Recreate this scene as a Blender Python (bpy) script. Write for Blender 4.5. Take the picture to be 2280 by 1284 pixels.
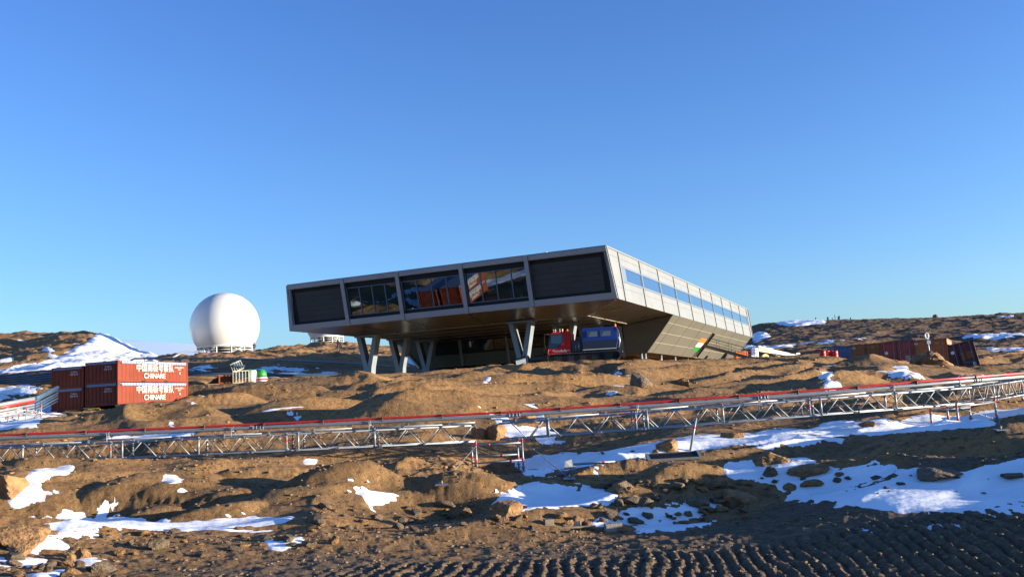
import bpy, bmesh, math, random
import numpy as np
from mathutils import Vector, Matrix, Euler
for o in list(bpy.data.objects): bpy.data.objects.remove(o)
S = bpy.context.scene
R = math.radians
# ------------------------------------------------------------ camera
PW, PH = 2280.0, 1284.0
F, PITCH, ROLL = 2017.83, 0.1278, -0.0541
fwd = Vector((0, math.cos(PITCH), math.sin(PITCH)))
r0 = Vector((1, 0, 0)); u0 = r0.cross(fwd)
CR = r0*math.cos(ROLL) + u0*math.sin(ROLL)
CU = -r0*math.sin(ROLL) + u0*math.cos(ROLL)
cam = bpy.data.cameras.new('camera'); camo = bpy.data.objects.new('camera', cam)
S.collection.objects.link(camo); S.camera = camo
m = Matrix((CR, CU, -fwd)).transposed().to_4x4(); camo.matrix_world = m
cam.sensor_width = 36; cam.lens = 36*F/PW; cam.clip_end = 30000; cam.clip_start = 0.1
S.render.resolution_x = 1024; S.render.resolution_y = 576
# ------------------------------------------------------------ sky and sun
SUN_AZ, SUN_EL = R(-9), R(5.0)     # azimuth measured from +X, negative = towards the camera side
sdir = Vector((math.cos(SUN_EL)*math.cos(SUN_AZ), math.cos(SUN_EL)*math.sin(SUN_AZ), math.sin(SUN_EL)))
W = bpy.data.worlds.new('World'); S.world = W; W.use_nodes = True
nt = W.node_tree; bg = nt.nodes['Background']
sky = nt.nodes.new('ShaderNodeTexSky'); sky.sky_type = 'NISHITA'; sky.sun_disc = False
sky.sun_elevation = SUN_EL; sky.sun_rotation = math.pi/2 - SUN_AZ
sky.altitude = 30; sky.air_density = 1.0; sky.dust_density = 0.25; sky.ozone_density = 3.0
tcw = nt.nodes.new('ShaderNodeTexCoord'); spw = nt.nodes.new('ShaderNodeSeparateXYZ'); nt.links.new(tcw.outputs['Generated'], spw.inputs[0])
crw = nt.nodes.new('ShaderNodeValToRGB'); e = crw.color_ramp.elements       # very clean polar air: a bluer sky, most of all low down
e[0].position = 0.0; e[0].color = (.50, .66, 1.0, 1); e[1].position = .42; e[1].color = (.56, .665, 1.0, 1)
k = e.new(.10); k.color = (.655, .745, 1.0, 1); k = e.new(.24); k.color = (.62, .72, 1.0, 1)
mxw = nt.nodes.new('ShaderNodeMix'); mxw.data_type = 'RGBA'; mxw.blend_type = 'MULTIPLY'; mxw.inputs[0].default_value = 1
nt.links.new(spw.outputs['Z'], crw.inputs['Fac']); nt.links.new(sky.outputs[0], mxw.inputs[6]); nt.links.new(crw.outputs['Color'], mxw.inputs[7])
vm = nt.nodes.new('ShaderNodeVectorMath'); vm.operation = 'SCALE'; vm.inputs['Scale'].default_value = 1.66
nt.links.new(mxw.outputs[2], vm.inputs[0]); nt.links.new(vm.outputs[0], bg.inputs[0])
bg.inputs[1].default_value = 0.092
sl = bpy.data.lights.new('sun', 'SUN'); sl.energy = 5.0; sl.angle = R(0.5); sl.color = (1.0, 0.86, 0.66)
so = bpy.data.objects.new('sun', sl); S.collection.objects.link(so)
so.rotation_euler = sdir.to_track_quat('Z', 'Y').to_euler()
S.view_settings.view_transform = 'Standard'; S.view_settings.look = 'None'; S.view_settings.gamma = 1
S.view_settings.exposure = 1.60

# ------------------------------------------------------------ helpers
def ray(px, py): return fwd + CR*((px-PW/2)/F) - CU*((py-PH/2)/F)
def at(px, py, Y):
    r = ray(px, py); return r*(Y/r.y)
def atz(px, py, z):
    r = ray(px, py); return r*(z/r.z)
def project(x, y, z):
    zz = x*fwd.x+y*fwd.y+z*fwd.z
    return (PW/2+F*(x*CR.x+y*CR.y+z*CR.z)/zz, PH/2-F*(x*CU.x+y*CU.y+z*CU.z)/zz)
def tag(o, label=None, cat=None, group=None, kind=None):
    if label: o['label'] = label
    if cat: o['category'] = cat
    if group: o['group'] = group
    if kind: o['kind'] = kind
    return o
def empty(name, loc, label, cat, group=None, rz=0, ry=0, rx=0):
    o = bpy.data.objects.new(name, None); S.collection.objects.link(o); o.location = loc
    o.rotation_euler = (rx, ry, rz); o.empty_display_size = .3
    return tag(o, label, cat, group)
def copy_tree(o, parent=None):
    c = o.copy(); S.collection.objects.link(c)
    if parent: c.parent = parent
    for ch in [k for k in bpy.data.objects if k.parent == o]: copy_tree(ch, c)
    return c
class MB:
    def __init__(s): s.v = []; s.f = []; s.m = []; s.mi = 0; s.sm = []
    def face(s, idx, smooth=False): s.f.append(idx); s.m.append(s.mi); s.sm.append(smooth)
    def pts(s, P):
        n = len(s.v); s.v += [tuple(p) for p in P]; return n
    def quad(s, a, b, c, d): n = s.pts([a, b, c, d]); s.face((n, n+1, n+2, n+3))
    def prism(s, P, vec):
        k = len(P); vec = Vector(vec); P = [Vector(p) for p in P]
        n = s.pts(P); s.pts([p+vec for p in P])
        s.face(tuple(range(n+k-1, n-1, -1))); s.face(tuple(range(n+k, n+2*k)))
        for i in range(k): j = (i+1) % k; s.face((n+i, n+j, n+k+j, n+k+i))
        return s
    def box(s, x0, x1, y0, y1, z0, z1, T=None):
        P = [Vector(p) for p in ((x0,y0,z0),(x1,y0,z0),(x1,y1,z0),(x0,y1,z0))]
        Q = [p+Vector((0,0,z1-z0)) for p in P]
        if T: P = [T@p for p in P]; Q = [T@p for p in Q]
        n = s.pts(P+Q)
        for f in ((3,2,1,0),(4,5,6,7),(0,1,5,4),(1,2,6,5),(2,3,7,6),(3,0,4,7)): s.face(tuple(n+i for i in f))
        return s
    def tube(s, a, b, r, n=8, r2=None, caps=True):
        a = Vector(a); b = Vector(b); r2 = r if r2 is None else r2
        d = (b-a).normalized(); x = d.orthogonal().normalized(); y = d.cross(x)
        P = []
        for p, q in ((a, r), (b, r2)):
            for i in range(n): t = 2*math.pi*i/n; P.append(p+x*(q*math.cos(t))+y*(q*math.sin(t)))
        k = s.pts(P)
        for i in range(n): j = (i+1) % n; s.face((k+i, k+j, k+n+j, k+n+i), True)
        if caps: s.face(tuple(range(k+n-1, k-1, -1))); s.face(tuple(range(k+n, k+2*n)))
        return s
    def path(s, pts, r, n=8):
        pts = [Vector(p) for p in pts]; rings = []
        for i, p in enumerate(pts):
            d = (pts[min(i+1, len(pts)-1)]-pts[max(i-1, 0)]).normalized()
            x = d.cross(Vector((0.013, 0.02, 1))).normalized(); y = d.cross(x)
            rings.append(s.pts([p+x*(r*math.cos(2*math.pi*k/n))+y*(r*math.sin(2*math.pi*k/n)) for k in range(n)]))
        for a, b in zip(rings, rings[1:]):
            for k in range(n): j = (k+1) % n; s.face((a+k, a+j, b+j, b+k), True)
        s.face(tuple(range(rings[0]+n-1, rings[0]-1, -1))); s.face(tuple(range(rings[-1], rings[-1]+n)))
        return s
    def beam(s, a, b, w, h, up=(0,0,1)):
        a = Vector(a); b = Vector(b); d = (b-a).normalized(); x = d.cross(Vector(up)).normalized(); y = x.cross(d)
        return s.prism([a-x*w/2-y*h/2, a+x*w/2-y*h/2, a+x*w/2+y*h/2, a-x*w/2+y*h/2], b-a)
    def lathe(s, prof, c=(0,0,0), n=32, smooth=True, T=None):
        c = Vector(c); k = len(s.v)
        for (r, z) in prof:
            for i in range(n):
                t = 2*math.pi*i/n; p = c+Vector((r*math.cos(t), r*math.sin(t), z))
                s.v.append(tuple(T@p if T else p))
        for j in range(len(prof)-1):
            for i in range(n):
                i2 = (i+1) % n; s.face((k+j*n+i, k+j*n+i2, k+(j+1)*n+i2, k+(j+1)*n+i), smooth)
        s.face(tuple(k+n-1-i for i in range(n))); s.face(tuple(k+(len(prof)-1)*n+i for i in range(n)))
        return s
    def corr(s, o, d, up, L, H, nrm, n, depth=.036, T=None):
        # trapezoid-corrugated sheet: origin o, along unit d for L, height H along up, outward nrm
        o, d, up, nrm = map(Vector, (o, d, up, nrm)); p = L/n; xs = []
        for i in range(n):
            x = i*p; xs += [(x, 0), (x+p*.32, 0), (x+p*.5, -depth), (x+p*.82, -depth)]
        xs.append((L, 0)); P = []
        for x, q in xs: P += [o+d*x+nrm*q, o+d*x+nrm*q+up*H]
        k = s.pts(P)
        for i in range(len(xs)-1): s.face((k+2*i, k+2*i+2, k+2*i+3, k+2*i+1))
        return s
    def build(s, name, mat, parent=None, link=True):
        me = bpy.data.meshes.new(name); me.from_pydata(s.v, [], s.f)
        for mm in (mat if isinstance(mat, (list, tuple)) else [mat]): me.materials.append(mm)
        me.polygons.foreach_set('material_index', s.m); me.polygons.foreach_set('use_smooth', s.sm)
        bm = bmesh.new(); bm.from_mesh(me); bmesh.ops.recalc_face_normals(bm, faces=bm.faces); bm.to_mesh(me); bm.free()
        me.update(); o = bpy.data.objects.new(name, me)
        if link: S.collection.objects.link(o)
        if parent: o.parent = parent
        return o
def bevel(o, w=.01, seg=1):
    b = o.modifiers.new('bevel', 'BEVEL'); b.width = w; b.segments = seg; b.limit_method = 'ANGLE'; return o
def text_part(txt, size, M, mat, parent, name='lettering', align='CENTER', extr=.002, sx=1.0, bold=0):
    c = bpy.data.curves.new(name, 'FONT'); c.body = txt; c.size = size; c.align_x = align; c.extrude = extr; c.offset = bold
    c.space_line = .95
    t = bpy.data.objects.new('t', c); S.collection.objects.link(t)
    bpy.context.view_layer.update()
    me = bpy.data.meshes.new_from_object(t.evaluated_get(bpy.context.evaluated_depsgraph_get()))
    bpy.data.objects.remove(t); me.transform(Matrix.Diagonal((sx, 1, 1, 1))); me.transform(M)
    me.materials.clear(); me.materials.append(mat); me.name = name
    o = bpy.data.objects.new(name, me); S.collection.objects.link(o); o.parent = parent
    return o
# ------------------------------------------------------------ materials
def mat(name, col, rough=.6, metal=0, spec=.5, var=0.0, vscale=3.0, bump=0.0, bscale=20.0, col2=None, coat=0, em=None):
    m = bpy.data.materials.new(name); m.use_nodes = True; n = m.node_tree.nodes; L = m.node_tree.links
    b = n['Principled BSDF']; b.inputs['Base Color'].default_value = (*col, 1); b.inputs['Roughness'].default_value = rough
    b.inputs['Metallic'].default_value = metal; b.inputs['Specular IOR Level'].default_value = spec
    b.inputs['Coat Weight'].default_value = coat
    tc = n.new('ShaderNodeTexCoord')
    if var or col2:
        t = n.new('ShaderNodeTexNoise'); t.inputs['Scale'].default_value = vscale; t.inputs['Detail'].default_value = 6; t.inputs['Roughness'].default_value = .65
        L.new(tc.outputs['Object'], t.inputs['Vector'])
        cr = n.new('ShaderNodeValToRGB'); c2 = col2 or tuple(max(0, c*(1-var)) for c in col)
        c1 = col if col2 else tuple(min(1, c*(1+var*.6)) for c in col)
        cr.color_ramp.elements[0].position = .35; cr.color_ramp.elements[1].position = .68
        cr.color_ramp.elements[0].color = (*c2, 1); cr.color_ramp.elements[1].color = (*c1, 1)
        L.new(t.outputs['Fac'], cr.inputs['Fac']); L.new(cr.outputs['Color'], b.inputs['Base Color'])
        mr = n.new('ShaderNodeMapRange'); mr.inputs['To Min'].default_value = max(0, rough-.1); mr.inputs['To Max'].default_value = min(1, rough+.12)
        L.new(t.outputs['Fac'], mr.inputs['Value']); L.new(mr.outputs['Result'], b.inputs['Roughness'])
    if bump:
        t2 = n.new('ShaderNodeTexNoise'); t2.inputs['Scale'].default_value = bscale; t2.inputs['Detail'].default_value = 8
        bp = n.new('ShaderNodeBump'); bp.inputs['Strength'].default_value = bump; bp.inputs['Distance'].default_value = .05
        L.new(tc.outputs['Object'], t2.inputs['Vector']); L.new(t2.outputs['Fac'], bp.inputs['Height']); L.new(bp.outputs['Normal'], b.inputs['Normal'])
    return m
M = {}
M['galv'] = mat('galvanised_steel', (.235,.26,.285), .45, .35, var=.10, vscale=9)
M['galv_dull'] = mat('dull_galvanised_steel', (.21,.225,.235), .55, .3, var=.15, vscale=9)
M['pipe_blue'] = mat('blue_grey_pipe', (.07,.12,.18), .45, .4, var=.2, vscale=4)  # dark blue also carries the shade painted into the pipe runs
M['red_tube'] = mat('red_cable_duct', (.48,.022,.018), .4, var=.2, vscale=2)
M['red_mark'] = mat('red_marker_band', (.60,.035,.025), .5)
M['steel_dark'] = mat('dark_steel', (.06,.065,.07), .5, .5, var=.3)
M['clad_front'] = mat('grey_facade_frame', (.35,.37,.40), .4, .3, var=.05, vscale=.6)
M['clad'] = mat('silver_cladding', (.185,.198,.205), .5, .1, var=.05, vscale=.5)
M['clad_low'] = mat('taupe_cladding', (.118,.114,.092), .55, .05, var=.06, vscale=.4)
M['soffit'] = mat('soffit_metal', (.17,.14,.10), .28, .65, var=.10, vscale=.25)
M['seam'] = mat('panel_joint', (.07,.065,.055), .6)
M['batten'] = mat('pale_joint_strip', (.42,.38,.30), .4, .3)
M['black_frame'] = mat('black_window_surround', (.012,.014,.018), .6, spec=.3)
M['louvre'] = mat('charcoal_louvre', (.062,.059,.058), .6, 0, spec=.3, var=.2, vscale=.5)
M['col_grey'] = mat('support_paint', (.205,.24,.275), .42, .2, var=.08, vscale=1)
M['under'] = mat('underfloor_brown', (.16,.10,.04), .6, var=.35, vscale=.7)
M['glass_front'] = mat('dark_teal_glass', (.02,.045,.055), .03, 0, spec=1.0, coat=.6)
M['glass_low'] = mat('dark_glass', (.012,.02,.022), .06, 0, spec=.9)
M['glass_side'] = mat('mirror_blue_glass', (.18,.31,.44), .03, .85)
M['win_frame'] = mat('blue_grey_window_frame', (.13,.17,.22), .45, .2)
M['curtain'] = mat('pale_curtain', (.34,.50,.50), .9)
M['orange'] = mat('saffron_paint', (.85,.17,.02), .5)
M['white'] = mat('white_paint', (.62,.62,.60), .5)
M['green'] = mat('green_paint', (.02,.22,.04), .5)
M['radome'] = mat('white_radome_shell', (.58,.58,.565), .32, 0, var=.03, vscale=.3)
M['cont'] = mat('container_red_oxide', (.185,.036,.018), .6, spec=.2, var=.2, vscale=1.2)
M['cont_or'] = mat('weathered_orange_container', (.40,.105,.018), .6, var=.3, vscale=1.5)
M['cont_red'] = mat('weathered_red_container', (.23,.032,.026), .6, var=.35, vscale=1.2)
M['cont_dark'] = mat('dark_maroon_container', (.10,.022,.024), .65, var=.35, vscale=1.2)
M['cont_blue'] = mat('blue_container', (.03,.10,.25), .5, var=.25, vscale=1.2)
M['tarp'] = mat('blue_grey_tarpaulin', (.13,.16,.25), .6, var=.2, bump=.3, bscale=3)
M['hole'] = mat('opening_shade_black', (.006,.006,.006), .8)  # black colour stands in for the shade inside openings
M['wood'] = mat('yellow_timber', (.55,.34,.08), .7, var=.35, vscale=6)
M['wood_grey'] = mat('weathered_timber', (.22,.18,.13), .8, var=.4, vscale=8)
M['concrete'] = mat('concrete', (.28,.25,.21), .85, var=.2, bump=.3, bscale=30)
M['red_paint'] = mat('bright_red_paint', (.52,.014,.014), .55, spec=.25, var=.1)
M['blue_paint'] = mat('dark_blue_paint', (.014,.05,.26), .55, spec=.25, coat=0, var=.1)
M['navy'] = mat('navy_panel', (.012,.022,.045), .35)
M['rubber'] = mat('black_rubber', (.015,.015,.016), .7)
M['amber'] = mat('amber_lens', (.9,.16,.01), .2)
M['cab_glass'] = mat('cab_glass', (.03,.05,.055), .04, spec=1.0)
M['drum_red'] = mat('red_drum_paint', (.50,.025,.018), .4, var=.15)
M['crane'] = mat('cream_white_paint', (.50,.50,.42), .45, var=.12, vscale=3)
M['yellow'] = mat('yellow_paint', (.55,.33,.03), .5)
M['ibc'] = mat('cream_cage_paint', (.60,.58,.46), .5, var=.15)
M['plastic_w'] = mat('translucent_white_plastic', (.70,.70,.66), .4)
M['rust'] = mat('rusty_orange_steel', (.26,.07,.015), .7, var=.35, vscale=5)
M['skin'] = mat('skin', (.42,.24,.17), .6); M['cloth_dark'] = mat('dark_jacket', (.02,.022,.03), .9); M['cloth_grey'] = mat('grey_trousers', (.09,.085,.08), .9); M['cloth_red'] = mat('maroon_jacket', (.16,.03,.03), .9)

def pane_glass(name, tint, refl):
    m = bpy.data.materials.new(name); m.use_nodes = True; n = m.node_tree.nodes; L = m.node_tree.links; out = n['Material Output']; n.remove(n['Principled BSDF'])
    t = n.new('ShaderNodeBsdfTransparent'); t.inputs[0].default_value = (*tint, 1); g = n.new('ShaderNodeBsdfGlossy'); g.inputs['Roughness'].default_value = .02; g.inputs[0].default_value = (.75,.85,.9,1)
    lw = n.new('ShaderNodeFresnel'); lw.inputs[0].default_value = 1.5; a = n.new('ShaderNodeMath'); a.operation = 'ADD'; a.inputs[1].default_value = refl; L.new(lw.outputs[0], a.inputs[0])
    mx = n.new('ShaderNodeMixShader'); L.new(a.outputs[0], mx.inputs[0]); L.new(t.outputs[0], mx.inputs[1]); L.new(g.outputs[0], mx.inputs[2]); L.new(mx.outputs[0], out.inputs[0]); return m
M['glass_front'] = pane_glass('front_teal_glass', (.28,.50,.55), .16)
# ------------------------------------------------------------ terrain
def _hash(ix, iy, seed):
    h = (ix.astype(np.int64)*374761393+iy.astype(np.int64)*668265263+seed*1442695041) & 0x7fffffff
    h = ((h ^ (h >> 13))*1274126177) & 0x7fffffff
    return (h ^ (h >> 16)) & 0xffff
def perlin(x, y, seed=0):
    x0 = np.floor(x); y0 = np.floor(y); fx = x-x0; fy = y-y0; ix = x0.astype(np.int64); iy = y0.astype(np.int64)
    def g(dx, dy):
        a = _hash(ix+dx, iy+dy, seed)*(2*np.pi/65536.0)
        return np.cos(a)*(fx-dx)+np.sin(a)*(fy-dy)
    u = fx*fx*fx*(fx*(fx*6-15)+10); v = fy*fy*fy*(fy*(fy*6-15)+10)
    a = g(0,0)*(1-u)+g(1,0)*u; b = g(0,1)*(1-u)+g(1,1)*u
    return (a*(1-v)+b*v)*1.45
def fbm(x, y, seed, octs=4, gain=.5):
    s = 0; a = 1
    for i in range(octs): s = s+a*perlin(x*2**i+17.3*i, y*2**i-9.1*i, seed+i); a *= gain
    return s
def gblur(A, sx, sy):
    for ax, sg in ((0, sx), (1, sy)):
        if sg <= 0: continue
        n = int(sg*3)+1; k = np.exp(-.5*(np.arange(-n, n+1)/sg)**2); k /= k.sum()
        P = np.pad(A, [(n, n) if i == ax else (0, 0) for i in (0, 1)], mode='edge')
        out = 0
        for i, w in enumerate(k):
            sl_ = [slice(None)]*2; sl_[ax] = slice(i, i+A.shape[ax]); out = out+w*P[tuple(sl_)]
        A = out
    return A
# columns of (distance, photo row) read from the photograph; beyond them the land carries on
COLS = {
 -500: [(12,1300),(20,1160),(30,1040),(45,965),(60,925),(90,880),(150,835),(260,775),(330,775),(500,850),(900,900)],
 0:    [(12.5,1320),(15,1262),(20,1150),(24,1085),(27,1045),(31,1005),(37,962),(43,955),(50,935),(58,905),(70,885),(80,868),(95,862),(120,842),(150,830),(200,795),(255,752),(300,750),(340,800),(600,880)],
 200:  [(12.5,1312),(15,1255),(20,1145),(24,1080),(27,1040),(31,985),(36,935),(41,930),(48,930),(55,922),(65,895),(80,868),(100,845),(130,820),(170,790),(225,734),(250,732),(300,780),(600,880)],
 330:  [(12.5,1305),(15,1250),(20,1140),(24,1080),(27,1045),(31,985),(36,930),(41,932),(46,922),(52,912),(58,900),(65,888),(80,855),(110,825),(150,812),(200,803),(240,800),(300,815),(600,900)],
 430:  [(12.5,1300),(15,1245),(20,1135),(24,1070),(27,1030),(31,970),(36,930),(41,915),(48,903),(58,888),(66,868),(78,848),(100,822),(140,808),(180,792),(200,790),(230,800),(600,900)],
 515:  [(12.5,1296),(15,1241),(20,1130),(24,1065),(27,1028),(31,970),(36,930),(42,905),(49,890),(58,876),(66,864),(78,848),(100,824),(140,808),(180,796),(200,791),(230,802),(600,900)],
 600:  [(12.5,1292),(15,1238),(20,1125),(24,1060),(27,1025),(31,968),(37,925),(43,898),(50,878),(57,866),(64,862),(72,855),(82,845),(100,825),(140,800),(175,776),(190,774),(230,790),(600,860)],
 760:  [(12.5,1285),(15,1232),(20,1118),(24,1055),(27,1010),(31,955),(37,912),(44,880),(52,856),(62,840),(68,846),(78,842),(90,832),(120,808),(160,780),(185,766),(200,765),(240,790),(600,860)],
 930:  [(12.5,1282),(15,1228),(19,1120),(23,1060),(26.5,1010),(30,955),(34,900),(40,880),(48,862),(58,842),(63,838),(72,848),(85,842),(100,832),(140,805),(180,772),(200,772),(240,790),(600,850)],
 1140: [(12.5,1280),(15,1222),(18.5,1130),(22,1098),(26,1064),(29,1005),(33,925),(38,900),(45,868),(55,835),(64,819),(69,822),(85,828),(120,838),(200,840),(400,850)],
 1300: [(12.5,1282),(15,1215),(18,1145),(21,1080),(24,1045),(27,1015),(31,965),(36,925),(43,890),(52,850),(60,818),(67,806),(71,804),(78,812),(120,828),(200,832),(400,840)],
 1520: [(12.5,1288),(15,1208),(18,1130),(21,1065),(24,1018),(27,985),(32,945),(38,908),(45,878),(54,845),(62,818),(70,802),(78,804),(92,808),(120,808),(200,812),(400,820)],
 1700: [(12.5,1290),(15,1205),(18,1118),(21,1060),(24,1018),(28,975),(33,932),(40,893),(48,862),(58,830),(66,812),(74,802),(84,806),(110,800),(140,785),(180,768),(230,745),(300,717),(330,716),(500,760)],
 1900: [(12.5,1290),(15,1188),(18,1105),(21,1052),(24,1003),(28,960),(33,915),(40,878),(48,848),(57,822),(65,804),(72,797),(80,804),(95,800),(120,785),(160,765),(210,735),(260,712),(290,714),(500,760)],
 2090: [(12.5,1290),(15,1172),(18,1090),(20,1050),(23,1003),(26,968),(29,948),(33,916),(38,890),(46,862),(53,845),(60,830),(67,818),(76,815),(90,806),(115,790),(150,768),(190,735),(240,710),(280,708),(500,760)],
 2280: [(12.5,1290),(15,1160),(18,1080),(20,1032),(22.5,972),(25,952),(28,938),(32,915),(36,898),(44,872),(52,855),(60,840),(70,818),(85,800),(110,782),(150,762),(200,728),(260,698),(300,700),(500,750)],
 2800: [(12.5,1300),(15,1172),(18,1098),(20,1050),(23,985),(30,910),(40,865),(60,825),(100,780),(150,740),(240,680),(320,690),(500,740)],
}
NA, ND = 1100, 900
AZ0, AZ1, LD0, LD1 = R(-46), R(46), math.log(9), math.log(1000)
azs = np.linspace(AZ0, AZ1, NA); lds = np.linspace(LD0, LD1, ND)
colz = []; cola = []
for X, lst in COLS.items():
    d = np.array([p[0] for p in lst], float)
    hz = [atz_ for atz_ in lst]
    zs = []
    for dd, yy in lst:
        r = ray(X, yy); zs.append(r.z/math.hypot(r.x, r.y)*dd)
    r = ray(X, 900-(X-1140)*.054); cola.append(math.atan2(r.x, r.y)); colz.append(np.interp(lds, np.log(d), zs))
order = np.argsort(cola); cola = np.array(cola)[order]; colz = np.array(colz)[order]
BASE = np.empty((NA, ND))
for j in range(ND): BASE[:, j] = np.interp(azs, cola, colz[:, j])
BASE = gblur(BASE, 9, 5)
def gl(G, x, y):
    a = (np.arctan2(x, y)-AZ0)/(AZ1-AZ0)*(NA-1); l = (np.log(np.hypot(x, y)+1e-6)-LD0)/(LD1-LD0)*(ND-1)
    a = np.clip(a, 0, NA-1.001); l = np.clip(l, 0, ND-1.001); i = a.astype(int); j = l.astype(int); a -= i; l -= j
    return (G[i,j]*(1-a)+G[i+1,j]*a)*(1-l)+(G[i,j+1]*(1-a)+G[i+1,j+1]*a)*l
def sst(a, b, x):
    t = np.clip((x-a)/(b-a), 0, 1); return t*t*(3-2*t)
# outcrops and added shade-throwing bumps: photo x, y, distance, half length, half depth, height, turn
BUMPS = [(960,925,33,3.6,1.6,.55,.1),(330,935,36,3.0,1.5,.35,.1),(700,930,36,3.2,1.5,.3,0),(1500,1060,20.5,1.5,1.0,.32,.15),
 (1050,1100,20.0,1.1,.6,.22,.2),(640,1110,20,2.2,.9,.32,.45),(420,1100,20.5,1.7,.7,.30,.5),(240,1120,20,1.5,.6,.25,.3),(870,1035,23.5,1.5,.8,.35,.1),
 (2180,1010,21,2.6,1.0,.12,.1),(1440,935,31,2.0,1.0,.3,0),(1650,900,38,3.0,1.4,.4,.1),(1800,870,46,4,1.8,.4,.1),(60,1010,29,2.2,1.2,.45,.1),
 (1950,870,44,3.0,1.5,.35,0),(1250,860,50,4.5,2,.35,.1),(1480,830,60,5,2,.4,0),(700,875,52,6,2.5,.5,.1),(1900,820,62,5,2,.4,0),(450,930,41,3,1.5,.4,0),
 (20,1075,23,1.0,.7,.35,0),(760,1085,20.5,1.4,.7,.42,.3),(560,1062,22.5,1.6,.6,.38,.3),(350,1085,21.3,1.5,.6,.36,.4),(470,1130,18.8,1.1,.45,.3,.5),(850,900,40,4,1.6,.5,.1),(560,890,44,4,1.6,.5,.1),(1180,850,52,4.5,1.8,.45,.1)]  # near left bumps here were added to throw shade across the lower left
BP = []
for X, Y_, d, a, b, h, t in BUMPS:
    r = ray(X, Y_); k = d/math.hypot(r.x, r.y); BP.append((r.x*k, r.y*k, a, b, h, t))
def padp(px, py, Y, dz, ri, ro, md=0):
    p = at(px, py, Y); return (p.x, p.y, p.z+dz, ri, ro, md)
PADS = [(-22.0, 56.5, .95, 3.4, 6.5, 0), (-25.5, 57, .80, 3.2, 6.0, 0), (-21, 50, .62, 2.5, 5.5, 1), (-24.5, 49, .50, 3, 6, 1), padp(501,787,194,-.25,9,15), padp(495,792,180,-.35,9,20,1), padp(430,794,185,-.3,8,16,1), padp(1110,1056,25.9,-.05,.75,1.7),
 padp(2130,961,26.1,0,.8,2.0,1), padp(2200,948,27.4,0,.7,1.8,1), padp(2090,957,26.6,0,.5,1.6,1), padp(1300,807,71.5,-.12,3.5,6.0), padp(1712,812,118,-.3,5,9), padp(1175,808,73,-.25,2,4,1),
 padp(540,854,66,-.02,2.2,4.0), padp(1850,803,84.5,-.05,2.0,4.5), padp(60,958,37.4,0,1.2,3,1), padp(2140,818,67,0,2.5,5,1), padp(1960,842,72,0,3,6,1), padp(1985,800,66,-.35,2,5,1)]
_tp = [(-200,1040.5),(1058,982.5),(1113,979),(2168,897.5)]
TRX = [at(a_, b_, 26.1).x for a_, b_ in _tp]+[40]; TRZ = [at(a_, b_, 26.1).z for a_, b_ in _tp]+[3.0]
def rotn(x, y, t): return x*math.cos(t)+y*math.sin(t), -x*math.sin(t)+y*math.cos(t)
def lowf(x, y):
    d = np.hypot(x, y); z = gl(BASE, x, y)
    near = sst(14.5, 20, d); far = sst(90, 160, d)
    # no relief where things stand on made ground
    u = (x-7.88)*-.9177+(y-67.46)*.3972; v = (x-7.88)*.3972+(y-67.46)*.9177
    pad = sst(-6, 4, v)*sst(66, 60, v)*sst(-9, -2, u)*sst(40, 32, u)
    near = near*(1-.85*pad)
    xr, yr = rotn(x, y, .35)
    w = fbm(x/11, y/11, 3, 2)*1.5
    b1 = .42-np.abs(perlin(xr/8+w*.3, yr/4.2+w*.25, 11))*1.5
    b2 = .38-np.abs(perlin(xr/3.1+w*.5, yr/1.5-w*.4, 12))*1.5
    z = z+near*(b1*.80*(1-.6*np.exp(-((y-28)/4.0)**2))+b2*.17)*(1-far*.3)
    for cx, cy, a, b, h, t in BP:
        px, py = rotn(x-cx, y-cy, t); q = (px/a)**2+(py/b)**2
        z = z+h*np.clip(1-q, 0, 1)**.8*(q < 1)
    lft = sst(40, -40, x); z = z+far*(fbm(x/38, y/38, 41, 3)*(.3+.7*lft)+(.3-np.abs(perlin(x/13, y/9, 44)))*(.35+1.0*lft))
    for cx, cy, zt, ri, ro, md in PADS:
        w_ = sst(ro, ri, np.hypot(x-cx, y-cy)); z = z*(1-w_)+w_*(np.minimum(z, zt) if md else zt)
    # keep the foreground truss clear of the rock
    tz = np.interp(x, TRX, TRZ); w_ = sst(1.9, .9, np.abs(y-26.35)); z = z*(1-w_)+w_*np.minimum(z, tz-.16)
    return z
RUTDIR = R(6)
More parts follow.
